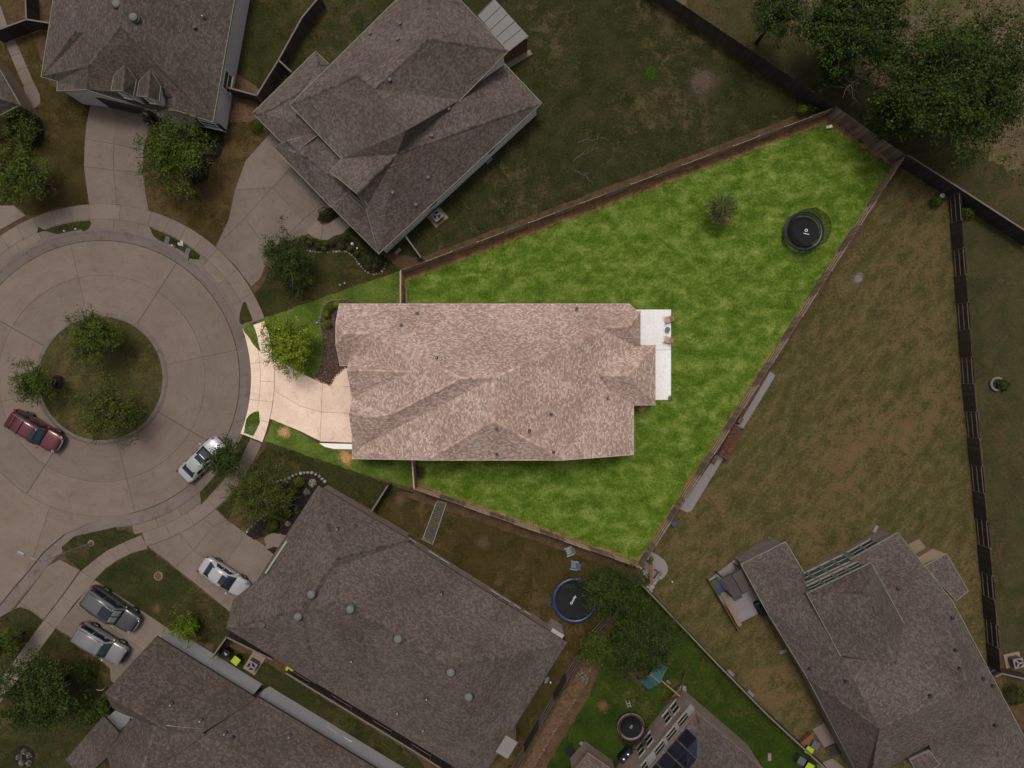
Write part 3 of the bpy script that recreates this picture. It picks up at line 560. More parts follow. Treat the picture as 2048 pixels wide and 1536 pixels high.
# ================================================================ HOUSES
def planar_uv(me, off):
    """metres along and up each face"""
    uv = me.uv_layers.new(name='UVMap'); co = [Vector(v.co)+Vector(off) for v in me.vertices]
    for p in me.polygons:
        n = p.normal
        u = Vector((0, 0, 1)).cross(n)
        u = u.normalized() if u.length > .05 else Vector((1, 0, 0)); w = n.cross(u)
        sh = (hash((round(n.x, 1), round(n.y, 1))) % 97)*.31
        for li in p.loop_indices:
            q = co[me.loops[li].vertex_index]; uv.data[li].uv = (q.dot(u)+sh, q.dot(w)+sh)
def shell(root, pts, faces, roof_mat, wall_mat, cap_mat, trim, overhang=.28, fascia=True, wall=True, ztop=.14, name='roof', floor=0.0, skip=()):
    """roof from key points (photo pixel + height); walls follow its outline down to the ground"""
    w = {k: P(*v) for k, v in pts.items()}; keys = []; idx = {}
    for f in faces:
        for k in f:
            if k not in idx: idx[k] = len(keys); keys.append(k)
    fl = []
    for f in faces:
        q = [w[k] for k in f]; a = sum((q[i].x*q[(i+1) % len(q)].y-q[(i+1) % len(q)].x*q[i].y) for i in range(len(q)))
        fl.append([idx[k] for k in (f if a > 0 else list(reversed(f)))])
    V = [w[k] for k in keys]; tri = []
    for f in fl:                               # triangles keep every plane true
        t = tessellate_polygon([[Vector((V[i].x, V[i].y, 0)) for i in f]])
        for x in t:
            g = [f[i] for i in x]; a, b, c = (V[i] for i in g)
            tri.append(g if (b-a).cross(c-a).z > 0 else g[::-1])
    mb = MB(); mb.add(V, tri); o = mb.build(name, roof_mat, root); planar_uv(o.data, rootloc(root))
    m = o.modifiers.new('thick', 'SOLIDIFY'); m.thickness = .1; m.offset = -1
    # outline
    ed = {}
    for f in fl:
        for a, b in zip(f, f[1:]+f[:1]): ed.setdefault((min(a, b), max(a, b)), []).append((a, b, f))
    bd = {v[0][0]: v[0][1] for v in ed.values() if len(v) == 1}
    loops = []; left = dict(bd)
    while left:
        s0 = next(iter(left)); lp = [s0]; nx = left.pop(s0)
        while nx != s0 and nx in left: lp.append(nx); nx = left.pop(nx)
        if len(lp) > 2: loops.append(lp)
    fb = MB(); wb = MB(); sk = {frozenset(x) for x in skip}; kn = {id(V[i]): keys[i] for i in range(len(keys))}
    for lp in loops:
        q = [V[i] for i in lp]; xy = [(p.x, p.y) for p in q]
        if area2(xy) < 0: q.reverse(); xy.reverse()
        ou = inset(xy, -.035); inn = inset(xy, overhang); n = len(q)
        for i in range(n):
            j = (i+1) % n; a, b = q[i], q[j]; A, B = ou[i], ou[j]
            if frozenset((kn[id(a)], kn[id(b)])) in sk: continue
            vs = [(a.x, a.y, a.z+.012), (b.x, b.y, b.z+.012), (B[0], B[1], b.z+.012), (A[0], A[1], a.z+.012), (a.x, a.y, a.z-.2), (b.x, b.y, b.z-.2), (B[0], B[1], b.z-.2), (A[0], A[1], a.z-.2)]
            fb.add(vs, [(0, 3, 2, 1), (3, 7, 6, 2), (7, 4, 5, 6), (0, 1, 5, 4)])
            C0, D0 = inn[i], inn[j]
            wb.add([(C0[0], C0[1], floor), (D0[0], D0[1], floor), (D0[0], D0[1], b.z-ztop), (C0[0], C0[1], a.z-ztop)], [(0, 1, 2, 3)])
            fb.add([(a.x, a.y, a.z-.19), (b.x, b.y, b.z-.19), (D0[0], D0[1], b.z-.17), (C0[0], C0[1], a.z-.17)], [(0, 3, 2, 1)]) if wall else None
    if fascia: fb.build('fascia', trim, root)
    if wall:
        wo = wb.build('wall', wall_mat, root); planar_uv(wo.data, rootloc(root))
    # ridge and hip caps: overlapping short pieces
    cb = MB()
    for (a, b), v in ed.items():
        if len(v) != 2: continue
        A, B = V[a], V[b]; f1, f2 = v[0][2], v[1][2]
        def nrm(f):
            n = Vector((0, 0, 0))
            for i in range(len(f)):
                p, r = V[f[i]], V[f[(i+1) % len(f)]]; n += p.cross(r)
            n.normalize(); return n if n.z > 0 else -n
        n1, n2 = nrm(f1), nrm(f2); c1 = sum((V[i] for i in f1), Vector())/len(f1); c2 = sum((V[i] for i in f2), Vector())/len(f2); mid = (A+B)/2
        if (c2-mid).dot(n1) > -.04 or (c1-mid).dot(n2) > -.04 or n1.angle(n2) < R(9): continue
        t = (B-A); L = t.length; t = t/L; s1 = t.cross(n1); s1 = s1 if s1.dot(c1-mid) > 0 else -s1; s2 = t.cross(n2); s2 = s2 if s2.dot(c2-mid) > 0 else -s2
        k = max(1, int(L/.28)); up = (n1+n2).normalized()
        for i in range(k):
            p = A+t*(L*i/k); q = A+t*(L*(i+1.18)/k) if i < k-1 else B; h0, h1 = .012, .03; wd = .125
            vs = [p+s1*wd+n1*h0, p+up*h0*1.6, p+s2*wd+n2*h0, q+s1*wd+n1*h1, q+up*h1*1.3, q+s2*wd+n2*h1]
            fs = [(0, 3, 4, 1), (1, 4, 5, 2)]
            if (vs[3]-vs[0]).cross(vs[1]-vs[0]).z > 0: fs = [f[::-1] for f in fs]
            cb.add(vs, fs)
    if cb.f: cb.build('ridge_caps', cap_mat, root, kind='stuff')
    SH.append((root, [(V[a], V[b], V[c]) for a, b, c in tri]))
    return o
SH = []
def hit(px, py, root=None):
    """where the line of sight through a pixel first meets a roof: place and normal"""
    o = Vector((0, 0, H)); d = (P(px, py, 0)-o).normalized(); best = None
    for r, ts in SH:
        if root and r is not root: continue
        for a, b, c in ts:
            n = (b-a).cross(c-a)
            if n.z < 0: n = -n
            den = n.dot(d)
            if abs(den) < 1e-9: continue
            k = n.dot(a-o)/den; q = o+d*k
            s = [((y-x).cross(q-x)).z for x, y in ((a, b), (b, c), (c, a))]
            if (min(s) >= -1e-6 or max(s) <= 1e-6) and (best is None or k < best[0]): best = (k, q, n.normalized())
    return (best[1], best[2]) if best else (P(px, py, 5), Vector((0, 0, 1)))
def vents(root, pts, kind='box'):
    for px, py in pts:
        p, n = hit(px, py, root); rz = math.atan2(n.y, n.x)
        if kind == 'box':
            o = MB().box(p+Vector((0, 0, .08)), (.2, .2, .26), rz).build('roof_vent', M['vent'], root, bevel=.02); MB().box(p+Vector((0, 0, .23)), (.26, .26, .05), rz).build('vent_cap', M['vent'], o)
        elif kind == 'pipe':
            o = MB().lathe(p-Vector((0, 0, .05)), [(.05, 0), (.05, .4), (.06, .42), (.06, .46), (0, .46)], 10).build('vent_pipe', M['vent_pale'], root); MB().lathe(p-Vector((0, 0, .1)), [(.16, 0), (.15, .14), (.06, .2), (0, .2)], 12).build('flashing', M['vent'], o)
        else:
            o = MB().lathe(p-Vector((0, 0, .1)), [(.33, 0), (.33, .22), (.36, .25), (.33, .34), (.2, .41), (0, .43)], 24).build('vent_dome', M['dome'], root, smooth=True); MB().lathe(p-Vector((0, 0, .12)), [(.45, 0), (.45, .13), (.3, .2), (0, .2)], 24).build('flashing', M['vent'], o)
def window(root, A, B, t0, t1, z0, z1, out=.05, bars=1, glass='glass', shutters=False, frame='trim_white', name='window'):
    """framed window on the wall line A-B (metres); t: distances along it, outward is to the right of A to B"""
    A, B = Vector(A[:2]), Vector(B[:2]); t = (B-A).normalized(); n = Vector((t.y, -t.x)); rz = math.atan2(t.y, t.x)
    c = A+t*((t0+t1)/2); w = t1-t0; h = z1-z0; zc = (z0+z1)/2; f = MB(); q = c+n*out*.5
    for s in (-1, 1):
        p = q+t*s*(w/2); f.box((p.x, p.y, zc), (.07, out, h+.07), rz); f.box((q.x, q.y, zc+s*h/2), (w-.07, out, .07), rz)
    f.box((q.x+n.x*.02, q.y+n.y*.02, z0-.06), (w+.16, out+.06, .05), rz)
    for i in range(bars):
        f.box((q.x, q.y, z0+h*(i+1)/(bars+1)), (w-.07, out*.8, .04), rz)
    o = f.build(name, M[frame], root); g = c+n*.012
    MB().box((g.x, g.y, zc), (w-.06, .02, h-.06), rz).build('pane', M[glass], o)
    if shutters:
        for s in (-1, 1):
            p = c+t*s*(w/2+.28)+n*.03; MB().box((p.x, p.y, zc), (.42, .05, h+.1), rz).build('shutter', M['vent'], root)
    return o
def downspout(root, px, py, z, foot):
    a = P(px, py, z); b = P(*foot, .05); m = MB(); q = Vector((b.x, b.y, .1)); m.tube([a, (a.x*.5+b.x*.5, a.y*.5+b.y*.5, z-.35), (b.x, b.y, z-.6), q], .045, 6); m.build('downspout', M['trim_dark'], root)
def splash(px, py, rz): 
    one('splash_block', MB().box(P(px, py, .04), (.7, .3, .08), R(rz)).box(P(px, py, .09), (.7, .06, .04), R(rz)), M['slab_grey'], SPL.pop(0), 'splash block', 'splash blocks under the downspouts', bevel=.01)
SPL = ['grey splash block below the air conditioner side wall of the two-storey house', 'grey splash block at the front corner of the two-storey house', 'grey splash block where the brick house meets its patio', 'grey splash block at the outer corner of the grey patio', 'grey splash block at the yard corner of the brick window wall', 'grey splash block on the long left side of the brick house', 'pale splash block right of the solar panel house', 'pale splash block at the corner of the small porch roof']

# ---- the house on the lot
hA = thing('house', 'single-storey house with tan rose shingle roof on the bright green lot', 'house', P(985, 765, 0))
pa = dict(a=(679, 608, 2.9), b=(1258, 608, 2.9), c=(1280, 628, 2.9), d=(672, 645, 4.14), e=(672, 690, 4.14), g1=(690, 668, 4.9), g1i=(737, 668, 4.9), f=(680, 731, 2.9), f2=(700, 731, 3.0), f1=(702, 708, 3.7),
          R1=(923, 757, 7.8), R2=(985, 757, 7.8), R3=(988, 843, 7.75), g2=(694, 741, 5.5), g2i=(823, 744, 6.25), v=(714, 795, 4.4), vl=(704, 795, 4.1), h=(783, 829, 5.65), h0=(732, 836, 5.05), hl=(698, 829, 4.7),
          s1=(704, 868, 3.7), s0=(705, 901, 3.05), si=(722, 893, 3.25), w0=(705, 917, 2.9), w1=(855, 920, 5.5), w2=(1128, 920, 5.35), SE=(1267, 909, 2.9), e1=(1267, 811, 2.92), e2=(1280, 690, 2.72))
shell(hA, pa, [['a', 'd', 'g1', 'g1i', 'R1', 'R2', 'c', 'b'], ['d', 'e', 'g1'], ['e', 'f', 'f2', 'f1', 'g1i', 'g1'], ['g1i', 'g2i', 'R1'], ['g1i', 'f1', 'g2', 'g2i'], ['g2', 'vl', 'v', 'g2i'],
               ['g2i', 'v', 'vl', 'hl', 'h0', 'h', 'R1'], ['R1', 'h', 'h0', 'hl', 's1', 's0', 'si', 'R2'], ['R2', 'si', 's0', 'w0', 'w1', 'R3'], ['R3', 'w1', 'w2'], ['R2', 'R3', 'w2', 'SE', 'e1', 'e2', 'c']],
      M['roof_lot'], M['brick_lot'], M['cap_lot'], M['trim_tan'], .3)
def hip(root, q, r, ze, zr, mats, wall=True, **k):
    p = {'q%d' % i: (*a, ze) if len(a) == 2 else a for i, a in enumerate(q)}; p['r0'] = (*r[0], zr) if len(r[0]) == 2 else r[0]; p['r1'] = (*r[1], zr) if len(r[1]) == 2 else r[1]
    return shell(root, p, [['q0', 'q1', 'r1', 'r0'], ['q1', 'q2', 'r1'], ['q2', 'q3', 'r0', 'r1'], ['q3', 'q0', 'r0']], *mats, wall=wall, **k)
mA = (M['roof_lot'], M['brick_lot'], M['cap_lot'], M['trim_tan'])
hip(hA, [(1222, 622), (1281, 622), (1281, 693), (1222, 693)], [(1205, 655), (1258, 655)], 2.9, 4.3, mA, wall=False)
hip(hA, [(1236, 690), (1311, 690), (1311, 811), (1236, 811)], [(1203, 752), (1258, 752)], 2.85, 4.55, mA)
vents(hA, [(835, 627), (803, 651), (1153, 618), (1102, 828), (1059, 861), (994, 858), (1107, 904), (994, 908)])
vents(hA, [(873, 716)], 'pipe'); vents(hA, [(1216, 797)], 'pipe')
wA, wB = Vector(P2(850, 917, 2.9)), Vector(P2(1260, 907, 2.9))
for x0, x1 in ((945, 973), (1006, 1033)):
    a = P2(x0, 912, 2.9); b = P2(x1, 912, 2.9); window(hA, (a[0], a[1]+.12), (b[0], b[1]+.12), 0, b[0]-a[0], 1.0, 2.6, out=.09)

# ---- two-storey house above the lot
z2 = zm(500, 0, 2.898)
hC = thing('house', 'two-storey grey-brown hip roof house above the lot', 'house', P(790, 230, 0))
mC = (M['roof_c'], M['siding'], M['cap'], M['trim'])
pc = {k: z2(*v) for k, v in dict(W1=(232, 607, 5.7), Nc=(1040, -190, 5.7), E1=(1497, 295, 5.7), S1=(1215, 580, 5.7), rA=(620, 440, 8.9), rB=(900, 760, 8.9), rC=(725, 515, 9.0), rD=(1030, 225, 9.0), Wa=(530, 920, 5.7)).items()}
shell(hC, pc, [['W1', 'rA', 'rC', 'rD', 'Nc'], ['rD', 'E1', 'Nc'], ['rD', 'rC', 'S1', 'E1'], ['W1', 'Wa', 'rB', 'rC', 'rA']], *mC, skip=[('Wa', 'rB'), ('rB', 'rC'), ('rC', 'S1')])
pc = {k: z2(*v) for k, v in dict(rC=(725, 515, 9.0), S1=(1215, 580, 5.7), n0=(1300, 505, 4.9), n1=(1470, 365, 3.0), e=(1690, 597, 2.95), rE=(850, 892, 7.1), rB=(900, 760, 8.9), rF=(620, 1122, 7.1), f0=(465, 995, 5.3), f1=(530, 920, 5.7), f2=(672, 1206, 5.3), s=(745, 1470, 2.95), p0=(472, 1197, 2.95), p1=(575, 1112, 4.6)).items()}
shell(hC, pc, [['rC', 'S1', 'n0', 'n1', 'e', 'rE', 'rB'], ['rB', 'rE', 'rF', 'f0', 'f1'], ['rE', 'e', 's', 'f2', 'rF']], *mC, skip=[('rB', 'rC'), ('rC', 'S1'), ('S1', 'n0'), ('n0', 'n1'), ('f1', 'rB')])
pc = {k: z2(*v) for k, v in dict(p0=(472, 1197, 2.95), s=(746, 1471, 2.9), q=(690, 1216, 4.5), p1=(575, 1108, 4.4)).items()}
shell(hC, pc, [['p0', 's', 'q', 'p1']], *mC)
pc = {k: z2(*v) for k, v in dict(g0=(15, 655, 2.95), g1=(380, 298, 2.95), g2=(462, 377, 3.4), h1=(402, 372, 4.3), h0=(300, 525, 4.9), x0=(440, 560, 5.2), x1=(420, 760, 5.2), y0=(165, 806, 3.0), y1=(255, 885, 4.0), hi=(70, 655, 3.4)).items()}
shell(hC, pc, [['g0', 'g1', 'h1', 'h0', 'hi'], ['g1', 'g2', 'h1'], ['h1', 'g2', 'x0', 'h0'], ['g0', 'hi', 'h0', 'x0', 'x1', 'y1', 'y0']], *mC)
pc = {k: z2(*v) for k, v in dict(b0=(140, 857, 2.9), b1=(470, 1200, 2.9), b2=(578, 1108, 4.1), b3=(310, 898, 4.35), b4=(205, 818, 3.8), r0=(310, 892, 5.0), r1=(462, 748, 5.15), m=(225, 855, 3.7), mm=(400, 772, 4.6), t=(640, 1010, 4.6), t2=(560, 900, 5.0)).items()}
shell(hC, pc, [['b0', 'b1', 'b2', 'b3', 'b4'], ['b4', 'b3', 'r1', 'mm'], ['b3', 'b2', 't', 't2', 'r1']], *mC)
vents(hC, [z2(*p) for p in ((870, 140), (697, 196), (858, 229), (812, 467), (1151, 633), (1054, 788), (1034, 1031), (829, 1118), (963, 1188))])
w0, w1 = P2(764, 512, 0), P2(1076, 215, 0)
A_ = Vector(P2(757, 507, 2.95)); B_ = Vector(P2(1083, 206, 2.95)); t = (B_-A_).normalized(); nn = Vector((t.y, -t.x)); A2 = A_-nn*.28; B2 = B_-nn*.28
for k in (6.2, 13.4): window(hC, A2, B2, k, k+.9, 1.1, 2.4, out=.04, frame='siding')
downspout(hC, 770, 470, 2.9, (790, 490)); downspout(hC, 978, 300, 2.9, (975, 316))
splash(978, 321, 45); splash(796, 503, 45)
qd = [z2(1320, 90, 3.1), z2(1415, -8, 3.1), z2(1614, 210, 2.6), z2(1497, 300, 2.6)]
pcov = hC; m = MB()
V4 = [P(*q) for q in qd]; m.add(V4+[v-Vector((0, 0, .1)) for v in V4], [(3, 2, 1, 0), (4, 5, 6, 7), (0, 1, 5, 4), (1, 2, 6, 5), (2, 3, 7, 6), (3, 0, 4, 7)]); co_ = m.build('patio_roof', M['metal_roof'], hC)
for i in range(6):
    a = V4[0].lerp(V4[3], i/5); b = V4[1].lerp(V4[2], i/5); MB().beam(a+Vector((0, 0, .03)), b+Vector((0, 0, .03)), .035, .05).build('rib', M['trim_dark'], co_)
pw = [P2(*z2(1480, 372), 0), P2(*z2(1600, 300), 0)]; mid = ((pw[0][0]+pw[1][0])/2, (pw[0][1]+pw[1][1])/2)
L = math.dist(*pw); rz = math.atan2(pw[1][1]-pw[0][1], pw[1][0]-pw[0][0])
for i in range(12):
    f = (i+.5)/12; MB().box((pw[0][0]*(1-f)+pw[1][0]*f, pw[0][1]*(1-f)+pw[1][1]*f, 1.25), (L/12-.01, .05, 2.5), rz).build('board', M['wood_brown'], hC)
MB().box((pw[1][0], pw[1][1], 1.3), (.14, .14, 2.6), rz).build('post', M['trim_dark'], hC)
MB().box((mid[0]+.2, mid[1]-.2, .06), (L+.6, .5, .12), rz).build('step', M['walk'], hC)

# ---- dormer house, upper left
z1 = zm(0, 0, 4.0)
hB = thing('house', 'off-white house with two roof dormers at the upper left', 'house', P(270, 60, 0))
mB = (M['roof_b'], M['siding_w'], M['cap'], M['trim'])
pb = {k: z1(*v) for k, v in dict(a=(425, 0, 3.3), aa=(440, -300, 3.3), b=(330, 612, 3.3), c=(462, 650, 3.4), d=(455, 727, 3.5), e=(690, 716, 4.7), r0=(1010, -300, 8.4), r1=(985, 60, 8.4), r2=(965, 215, 8.2), k=(705, 530, 6.0), s0=(780, 745, 4.4), s1=(1130, 850, 3.4), s1b=(1150, 860, 3.4), s2=(1222, 882, 3.9), s3=(1400, 880, 4.5), s4=(1702, 976, 3.4), E=(1875, 0, 3.4), EE=(1930, -300, 3.4), h2=(1040, 285, 7.9), h3=(1230, 520, 6.4), h4=(1395, 775, 4.9)).items()}
shell(hB, pb, [['aa', 'a', 'b', 'c', 'd', 'e', 'k', 'r2', 'r1', 'r0'], ['r2', 'k', 'e', 's0', 's1', 's1b', 's2', 's3', 'h4', 'h3', 'h2'], ['r0', 'r1', 'r2', 'h2', 'h3', 'h4', 's3', 's4', 'E', 'EE']], *mB, overhang=.22)
pb = {k: z1(*v) for k, v in dict(a=(335, 606, 3.42), b=(470, 640, 3.55), c=(770, 275, 5.9), d=(600, 250, 6.1)).items()}
shell(hB, pb, [['a', 'b', 'c', 'd']], *mB, wall=False, fascia=False)
def dormer(root, ql, apex_back, apex_front, qr, zf, zb, label=None):
    """small gabled dormer: left eave, ridge and right eave as back/front pixel pairs"""
    pts = dict(lb=(*ql[0], zb-1.0), lf=(*ql[1], zf-1.0), rb=(*apex_back, zb), rf=(*apex_front, zf), qb=(*qr[0], zb-1.0), qf=(*qr[1], zf-1.0))
    shell(root, pts, [['lb', 'lf', 'rf', 'rb'], ['rb', 'rf', 'qf', 'qb']], *mB, overhang=.16, name='dormer_roof', floor=3.0)
dormer(hB, (z1(910, 610), z1(890, 722)), z1(1000, 515), z1(985, 725), (z1(1090, 640), z1(1065, 772)), 6.9, 7.0)
dormer(hB, (z1(1115, 650), z1(1095, 765)), z1(1200, 560), z1(1185, 775), (z1(1285, 690), z1(1272, 805)), 6.7, 6.8)
for (x, y), (u, v2) in ((z1(925, 742), z1(1060, 778)), (z1(1130, 790), z1(1265, 812))):
    a = P2(x, y, 5.2); b = P2(u, v2, 5.2); window(hB, a, b, .5, math.dist(a, b)-.4, 4.7, 5.6, out=.06)
vents(hB, [z1(1075, 145)], 'dome'); vents(hB, [z1(940, 38)], 'dome'); vents(hB, [z1(1563, 225)]); vents(hB, [z1(1632, 145)], 'pipe')
# front: garage door and shuttered window; side window
A_ = Vector(P2(*z1(690, 716), 4.7)); B_ = Vector(P2(*z1(1130, 850), 3.4)); t = (B_-A_).normalized(); rz = math.atan2(t.y, t.x); n = Vector((t.y, -t.x))
c = A_.lerp(B_, .42)-n*.16; gd = MB().box((c.x, c.y, 1.15), (4.9, .08, 2.3), rz).build('garage_door', M['trim_dark'], hB)
for i in range(3): MB().box((c.x+n.x*.05, c.y+n.y*.05, .55+.58*i), (4.9, .02, .03), rz).build('panel_line', M['black'], gd)
A_ = Vector(P2(*z1(1400, 880), 4.5)); B_ = Vector(P2(*z1(1702, 976), 3.4)); n = Vector(((B_-A_).normalized().y, -(B_-A_).normalized().x))
window(hB, A_-n*.2, B_-n*.2, 1.1, 2.6, .9, 2.4, out=.08, bars=1, shutters=True)
A_ = Vector(P2(*z1(1705, 985), 3.4)); B_ = Vector(P2(*z1(1877, 0), 3.4)); t = (B_-A_).normalized(); n = Vector((t.y, -t.x)); window(hB, A_-n*.2, B_-n*.2, 3.6, 5.2, .9, 2.5, out=.06)
one('porch_chair', MB().box(P(296, 237, .25), (.75, .75, .5), .3).box(P(296, 235, .6), (.7, .15, .5), .3), plain('plum_fabric', (.025, .01, .018), .8), 'small dark plum porch chair beside the garage of the dormer house', 'chair', bevel=.04)

# ---- long hip roof house below the lot
z3 = zm(440, 940, 2.694)
hD = thing('house', 'long taupe hip roof house with round vents below the lot', 'house', P(760, 1240, 0))
mD = (M['roof_d'], M['brick_d'], M['cap'], M['trim_dark'])
hip(hD, [z3(560, 105), z3(1868, 930), z3(1399, 1682), z3(100, 892)], [z3(640, 706), z3(1250, 1064)], 3.0, 7.9, mD, overhang=.25)
hip(hD, [z3(35, 852), z3(530, 86), z3(1015, 376), z3(520, 1152)], [z3(430, 752), z3(628, 478)], 3.02, 6.75, mD, overhang=.25)
pd_ = {k: z3(*v) for k, v in dict(a=(72, 700, 2.7), b=(245, 560, 3.3), c=(235, 850, 4.9), d=(35, 852, 3.05), bb=(330, 600, 4.4)).items()}
shell(hD, pd_, [['a', 'c', 'bb', 'b'], ['a', 'd', 'c']], *mD, overhang=.15)
MB().beam(P(*z3(246, 556), 3.5), P(*z3(360, 382), 3.2), .16, .2).build('gutter', M['trim'], hD)
vents(hD, [z3(*p) for p in ((422, 788), (494, 668), (703, 748), (960, 908), (1244, 1087), (1340, 1220))], 'dome')
vents(hD, [z3(731, 294)]); vents(hD, [z3(634, 316), z3(1194, 664), z3(711, 1025), z3(1096, 1396), z3(1115, 1228), z3(958, 1303)], 'pipe')
p, n = hit(*z3(763, 903), hD); MB().box(p+Vector((0, 0, .06)), (.7, .2, .2), R(60)).build('roof_vent', M['vent'], hD)
A_ = Vector(P2(*z3(560, 105), 3.0)); B_ = Vector(P2(*z3(1868, 930), 3.0)); t = (B_-A_).normalized(); nn = Vector((-t.y, t.x)); A2, B2 = B_-nn*.25, A_-nn*.25
Lw = (B_-A_).length
for f in (.29, .335, .43, .475, .69, .735, .79, .82): window(hD, A2, B2, Lw*(1-f)-.9, Lw*(1-f), .9, 2.3, out=.05, glass='glass', frame='brick_d')
# chimney at the lower right corner
c1 = P(*z3(1540, 1420), 0); ch = MB(); rz = R(58)
q = P(*z3(1545, 1490), 4.2); ch.box((q.x, q.y, 2.1), (1.5, 1.0, 4.2), rz).build('chimney', M['wood_pale'], hD); MB().box((q.x, q.y, 4.25), (1.7, 1.2, .1), rz).build('chimney_cap', M['slab_grey'], hD)
MB().box((P(*z3(1805, 880), 2.0).x, P(*z3(1805, 880), 2.0).y, 1.4), (1.2, 1.0, 2.8), R(-32)).build('porch_pier', M['brick_d'], hD)

# ---- house at the lower left
z4 = zm(120, 1230, 2.9257)
hE = thing('house', 'dusky shingle house with white side wall at the lower left', 'house', P(420, 1450, 0))
mE = (M['roof_e'], M['siding_w'], M['cap'], M['trim_dark'])
pe = {k: z4(*v) for k, v in dict(a=(565, 128, 3.0), b=(1150, 490, 3.0), c=(830, 690, 6.2), d=(620, 672, 7.3), e=(265, 455, 7.0), e2=(300, 532, 5.7), e3=(335, 562, 5.6), f=(430, 600, 5.9)).items()}
shell(hE, pe, [['a', 'b', 'c', 'd', 'e'], ['e', 'd', 'f', 'e3', 'e2']], *mE, overhang=.25)
pe = {k: z4(*v) for k, v in dict(a=(1160, 482, 2.98), b=(2250, 1142, 2.98), c=(1750, 1950, 9.0), d=(480, 1500, 8.2), e=(480, 900, 7.6), g=(700, 800, 6.7), h=(840, 700, 5.9)).items()}
shell(hE, pe, [['a', 'b', 'c', 'd', 'e', 'g', 'h']], *mE, overhang=.25)
pe = {k: z4(*v) for k, v in dict(a=(430, 600, 6.0), b=(560, 650, 7.2), c=(850, 695, 6.15), d=(700, 805, 6.8), e=(480, 905, 7.7), f=(300, 930, 5.0), g=(280, 830, 4.7)).items()}
shell(hE, pe, [['a', 'b', 'e', 'f', 'g'], ['b', 'c', 'd', 'e']], *mE, overhang=.25, wall=False, fascia=False)
pe = {k: z4(*v) for k, v in dict(a=(255, 592, 2.95), b=(345, 690, 4.3), c=(275, 830, 4.6), d=(130, 960, 4.0), e=(35, 846, 2.95)).items()}
shell(hE, pe, [['a', 'b', 'c', 'd', 'e']], *mE, overhang=.25)
pe = {k: z4(*v) for k, v in dict(a=(275, 822, 5.0), b=(410, 610, 5.2), c=(480, 760, 6.6), d=(320, 930, 5.6)).items()}
shell(hE, pe, [['a', 'b', 'c', 'd']], *mE, overhang=.12, wall=False)
vents(hE, [z4(*p) for p in ((655, 518), (970, 688), (1345, 705), (827, 612))], 'pipe'); vents(hE, [z4(1015, 712)])
A_ = Vector(P2(*z4(1150, 490), 3.0)); B_ = Vector(P2(*z4(2250, 1142), 3.0)); t = (B_-A_).normalized(); nn = Vector((-t.y, t.x)); A2, B2 = B_-nn*.25, A_-nn*.25; Lw = (B_-A_).length
for k in (1.1, 6.15, 6.95, 8.55): window(hE, A2, B2, Lw-k-.75, Lw-k, .9, 2.4, out=.06, bars=1)

# ---- brick two-storey house, lower right
z5 = zm(1400, 1040, 3.097)
hF = thing('house', 'two-storey brick house with mauve-brown roof at the lower right', 'house', P(1800, 1300, 0))
mF = (M['roof_f'], M['brick_f'], M['cap'], M['trim'])
pf = {k: z5(*v) for k, v in dict(a=(255, 275, 2.85), b=(530, 137, 3.4), c=(642, 322, 4.3), d=(660, 440, 4.8), e=(880, 850, 5.4), f=(1215, 885, 6.9), g=(1110, 1290, 7.2), h=(670, 985, 2.9), i=(410, 560, 2.85), j=(1010, 1640, 2.9), g2=(1060, 1600, 4.6)).items()}
shell(hF, pf, [['a', 'b', 'c', 'd', 'e', 'f', 'g', 'h', 'i'], ['h', 'g', 'g2', 'j']], *mF, overhang=.2, skip=[('g', 'f'), ('f', 'e'), ('e', 'd'), ('d', 'c'), ('g', 'g2'), ('g2', 'j')])
pf = {k: z5(*v) for k, v in dict(n0=(930, 245, 2.9), n1=(1225, 80, 2.9), n2=(1562, 500, 2.95), n3=(1545, 640, 4.0), n4=(1650, 1000, 6.2), n5=(1520, 1098, 7.1), n6=(1112, 1292, 7.18), n7=(1215, 880, 6.88), n8=(1230, 640, 5.2), e1=(2000, 1330, 2.95), e2=(2130, 1580, 2.95), k=(1840, 1430, 4.4), l=(1880, 1560, 4.2), u=(1420, 1392, 5.6), v=(1060, 1600, 4.55), x=(1480, 1600, 4.4)).items()}
shell(hF, pf, [['n0', 'n1', 'n2', 'n3', 'n4', 'n5', 'n6', 'n7', 'n8'], ['n2', 'e1', 'e2', 'l', 'k', 'n4', 'n3'], ['n6', 'n5', 'u', 'v'], ['n5', 'n4', 'k', 'l', 'x', 'u']], *mF, overhang=.25, skip=[('n6', 'n7'), ('n7', 'n8'), ('n8', 'n0'), ('n6', 'v'), ('u', 'v'), ('u', 'x'), ('x', 'l'), ('l', 'e2')])
pf = {k: z5(*v) for k, v in dict(a=(663, 456, 5.35), b=(1060, 266, 5.35), r0=(1035, 450, 7.7), r1=(1215, 890, 7.6), c=(1262, 640, 5.3), d=(872, 842, 5.4)).items()}
shell(hF, pf, [['a', 'b', 'r0'], ['b', 'c', 'r1', 'r0'], ['a', 'r0', 'r1', 'd']], *mF, overhang=.25, skip=[('c', 'r1'), ('r1', 'd')])
pf = {k: z5(*v) for k, v in dict(a=(1300, 1486, 5.7), b=(1422, 1430, 5.9), c=(1482, 1515, 5.9), d=(1360, 1590, 5.5)).items()}
shell(hF, pf, [['a', 'b', 'c', 'd']], *mF, overhang=.15)
vents(hF, [z5(*p) for p in ((1222, 425), (1577, 803), (1602, 915), (676, 920), (901, 996), (1746, 980), (1806, 1025), (1822, 1268), (1420, 1085), (1556, 605))])
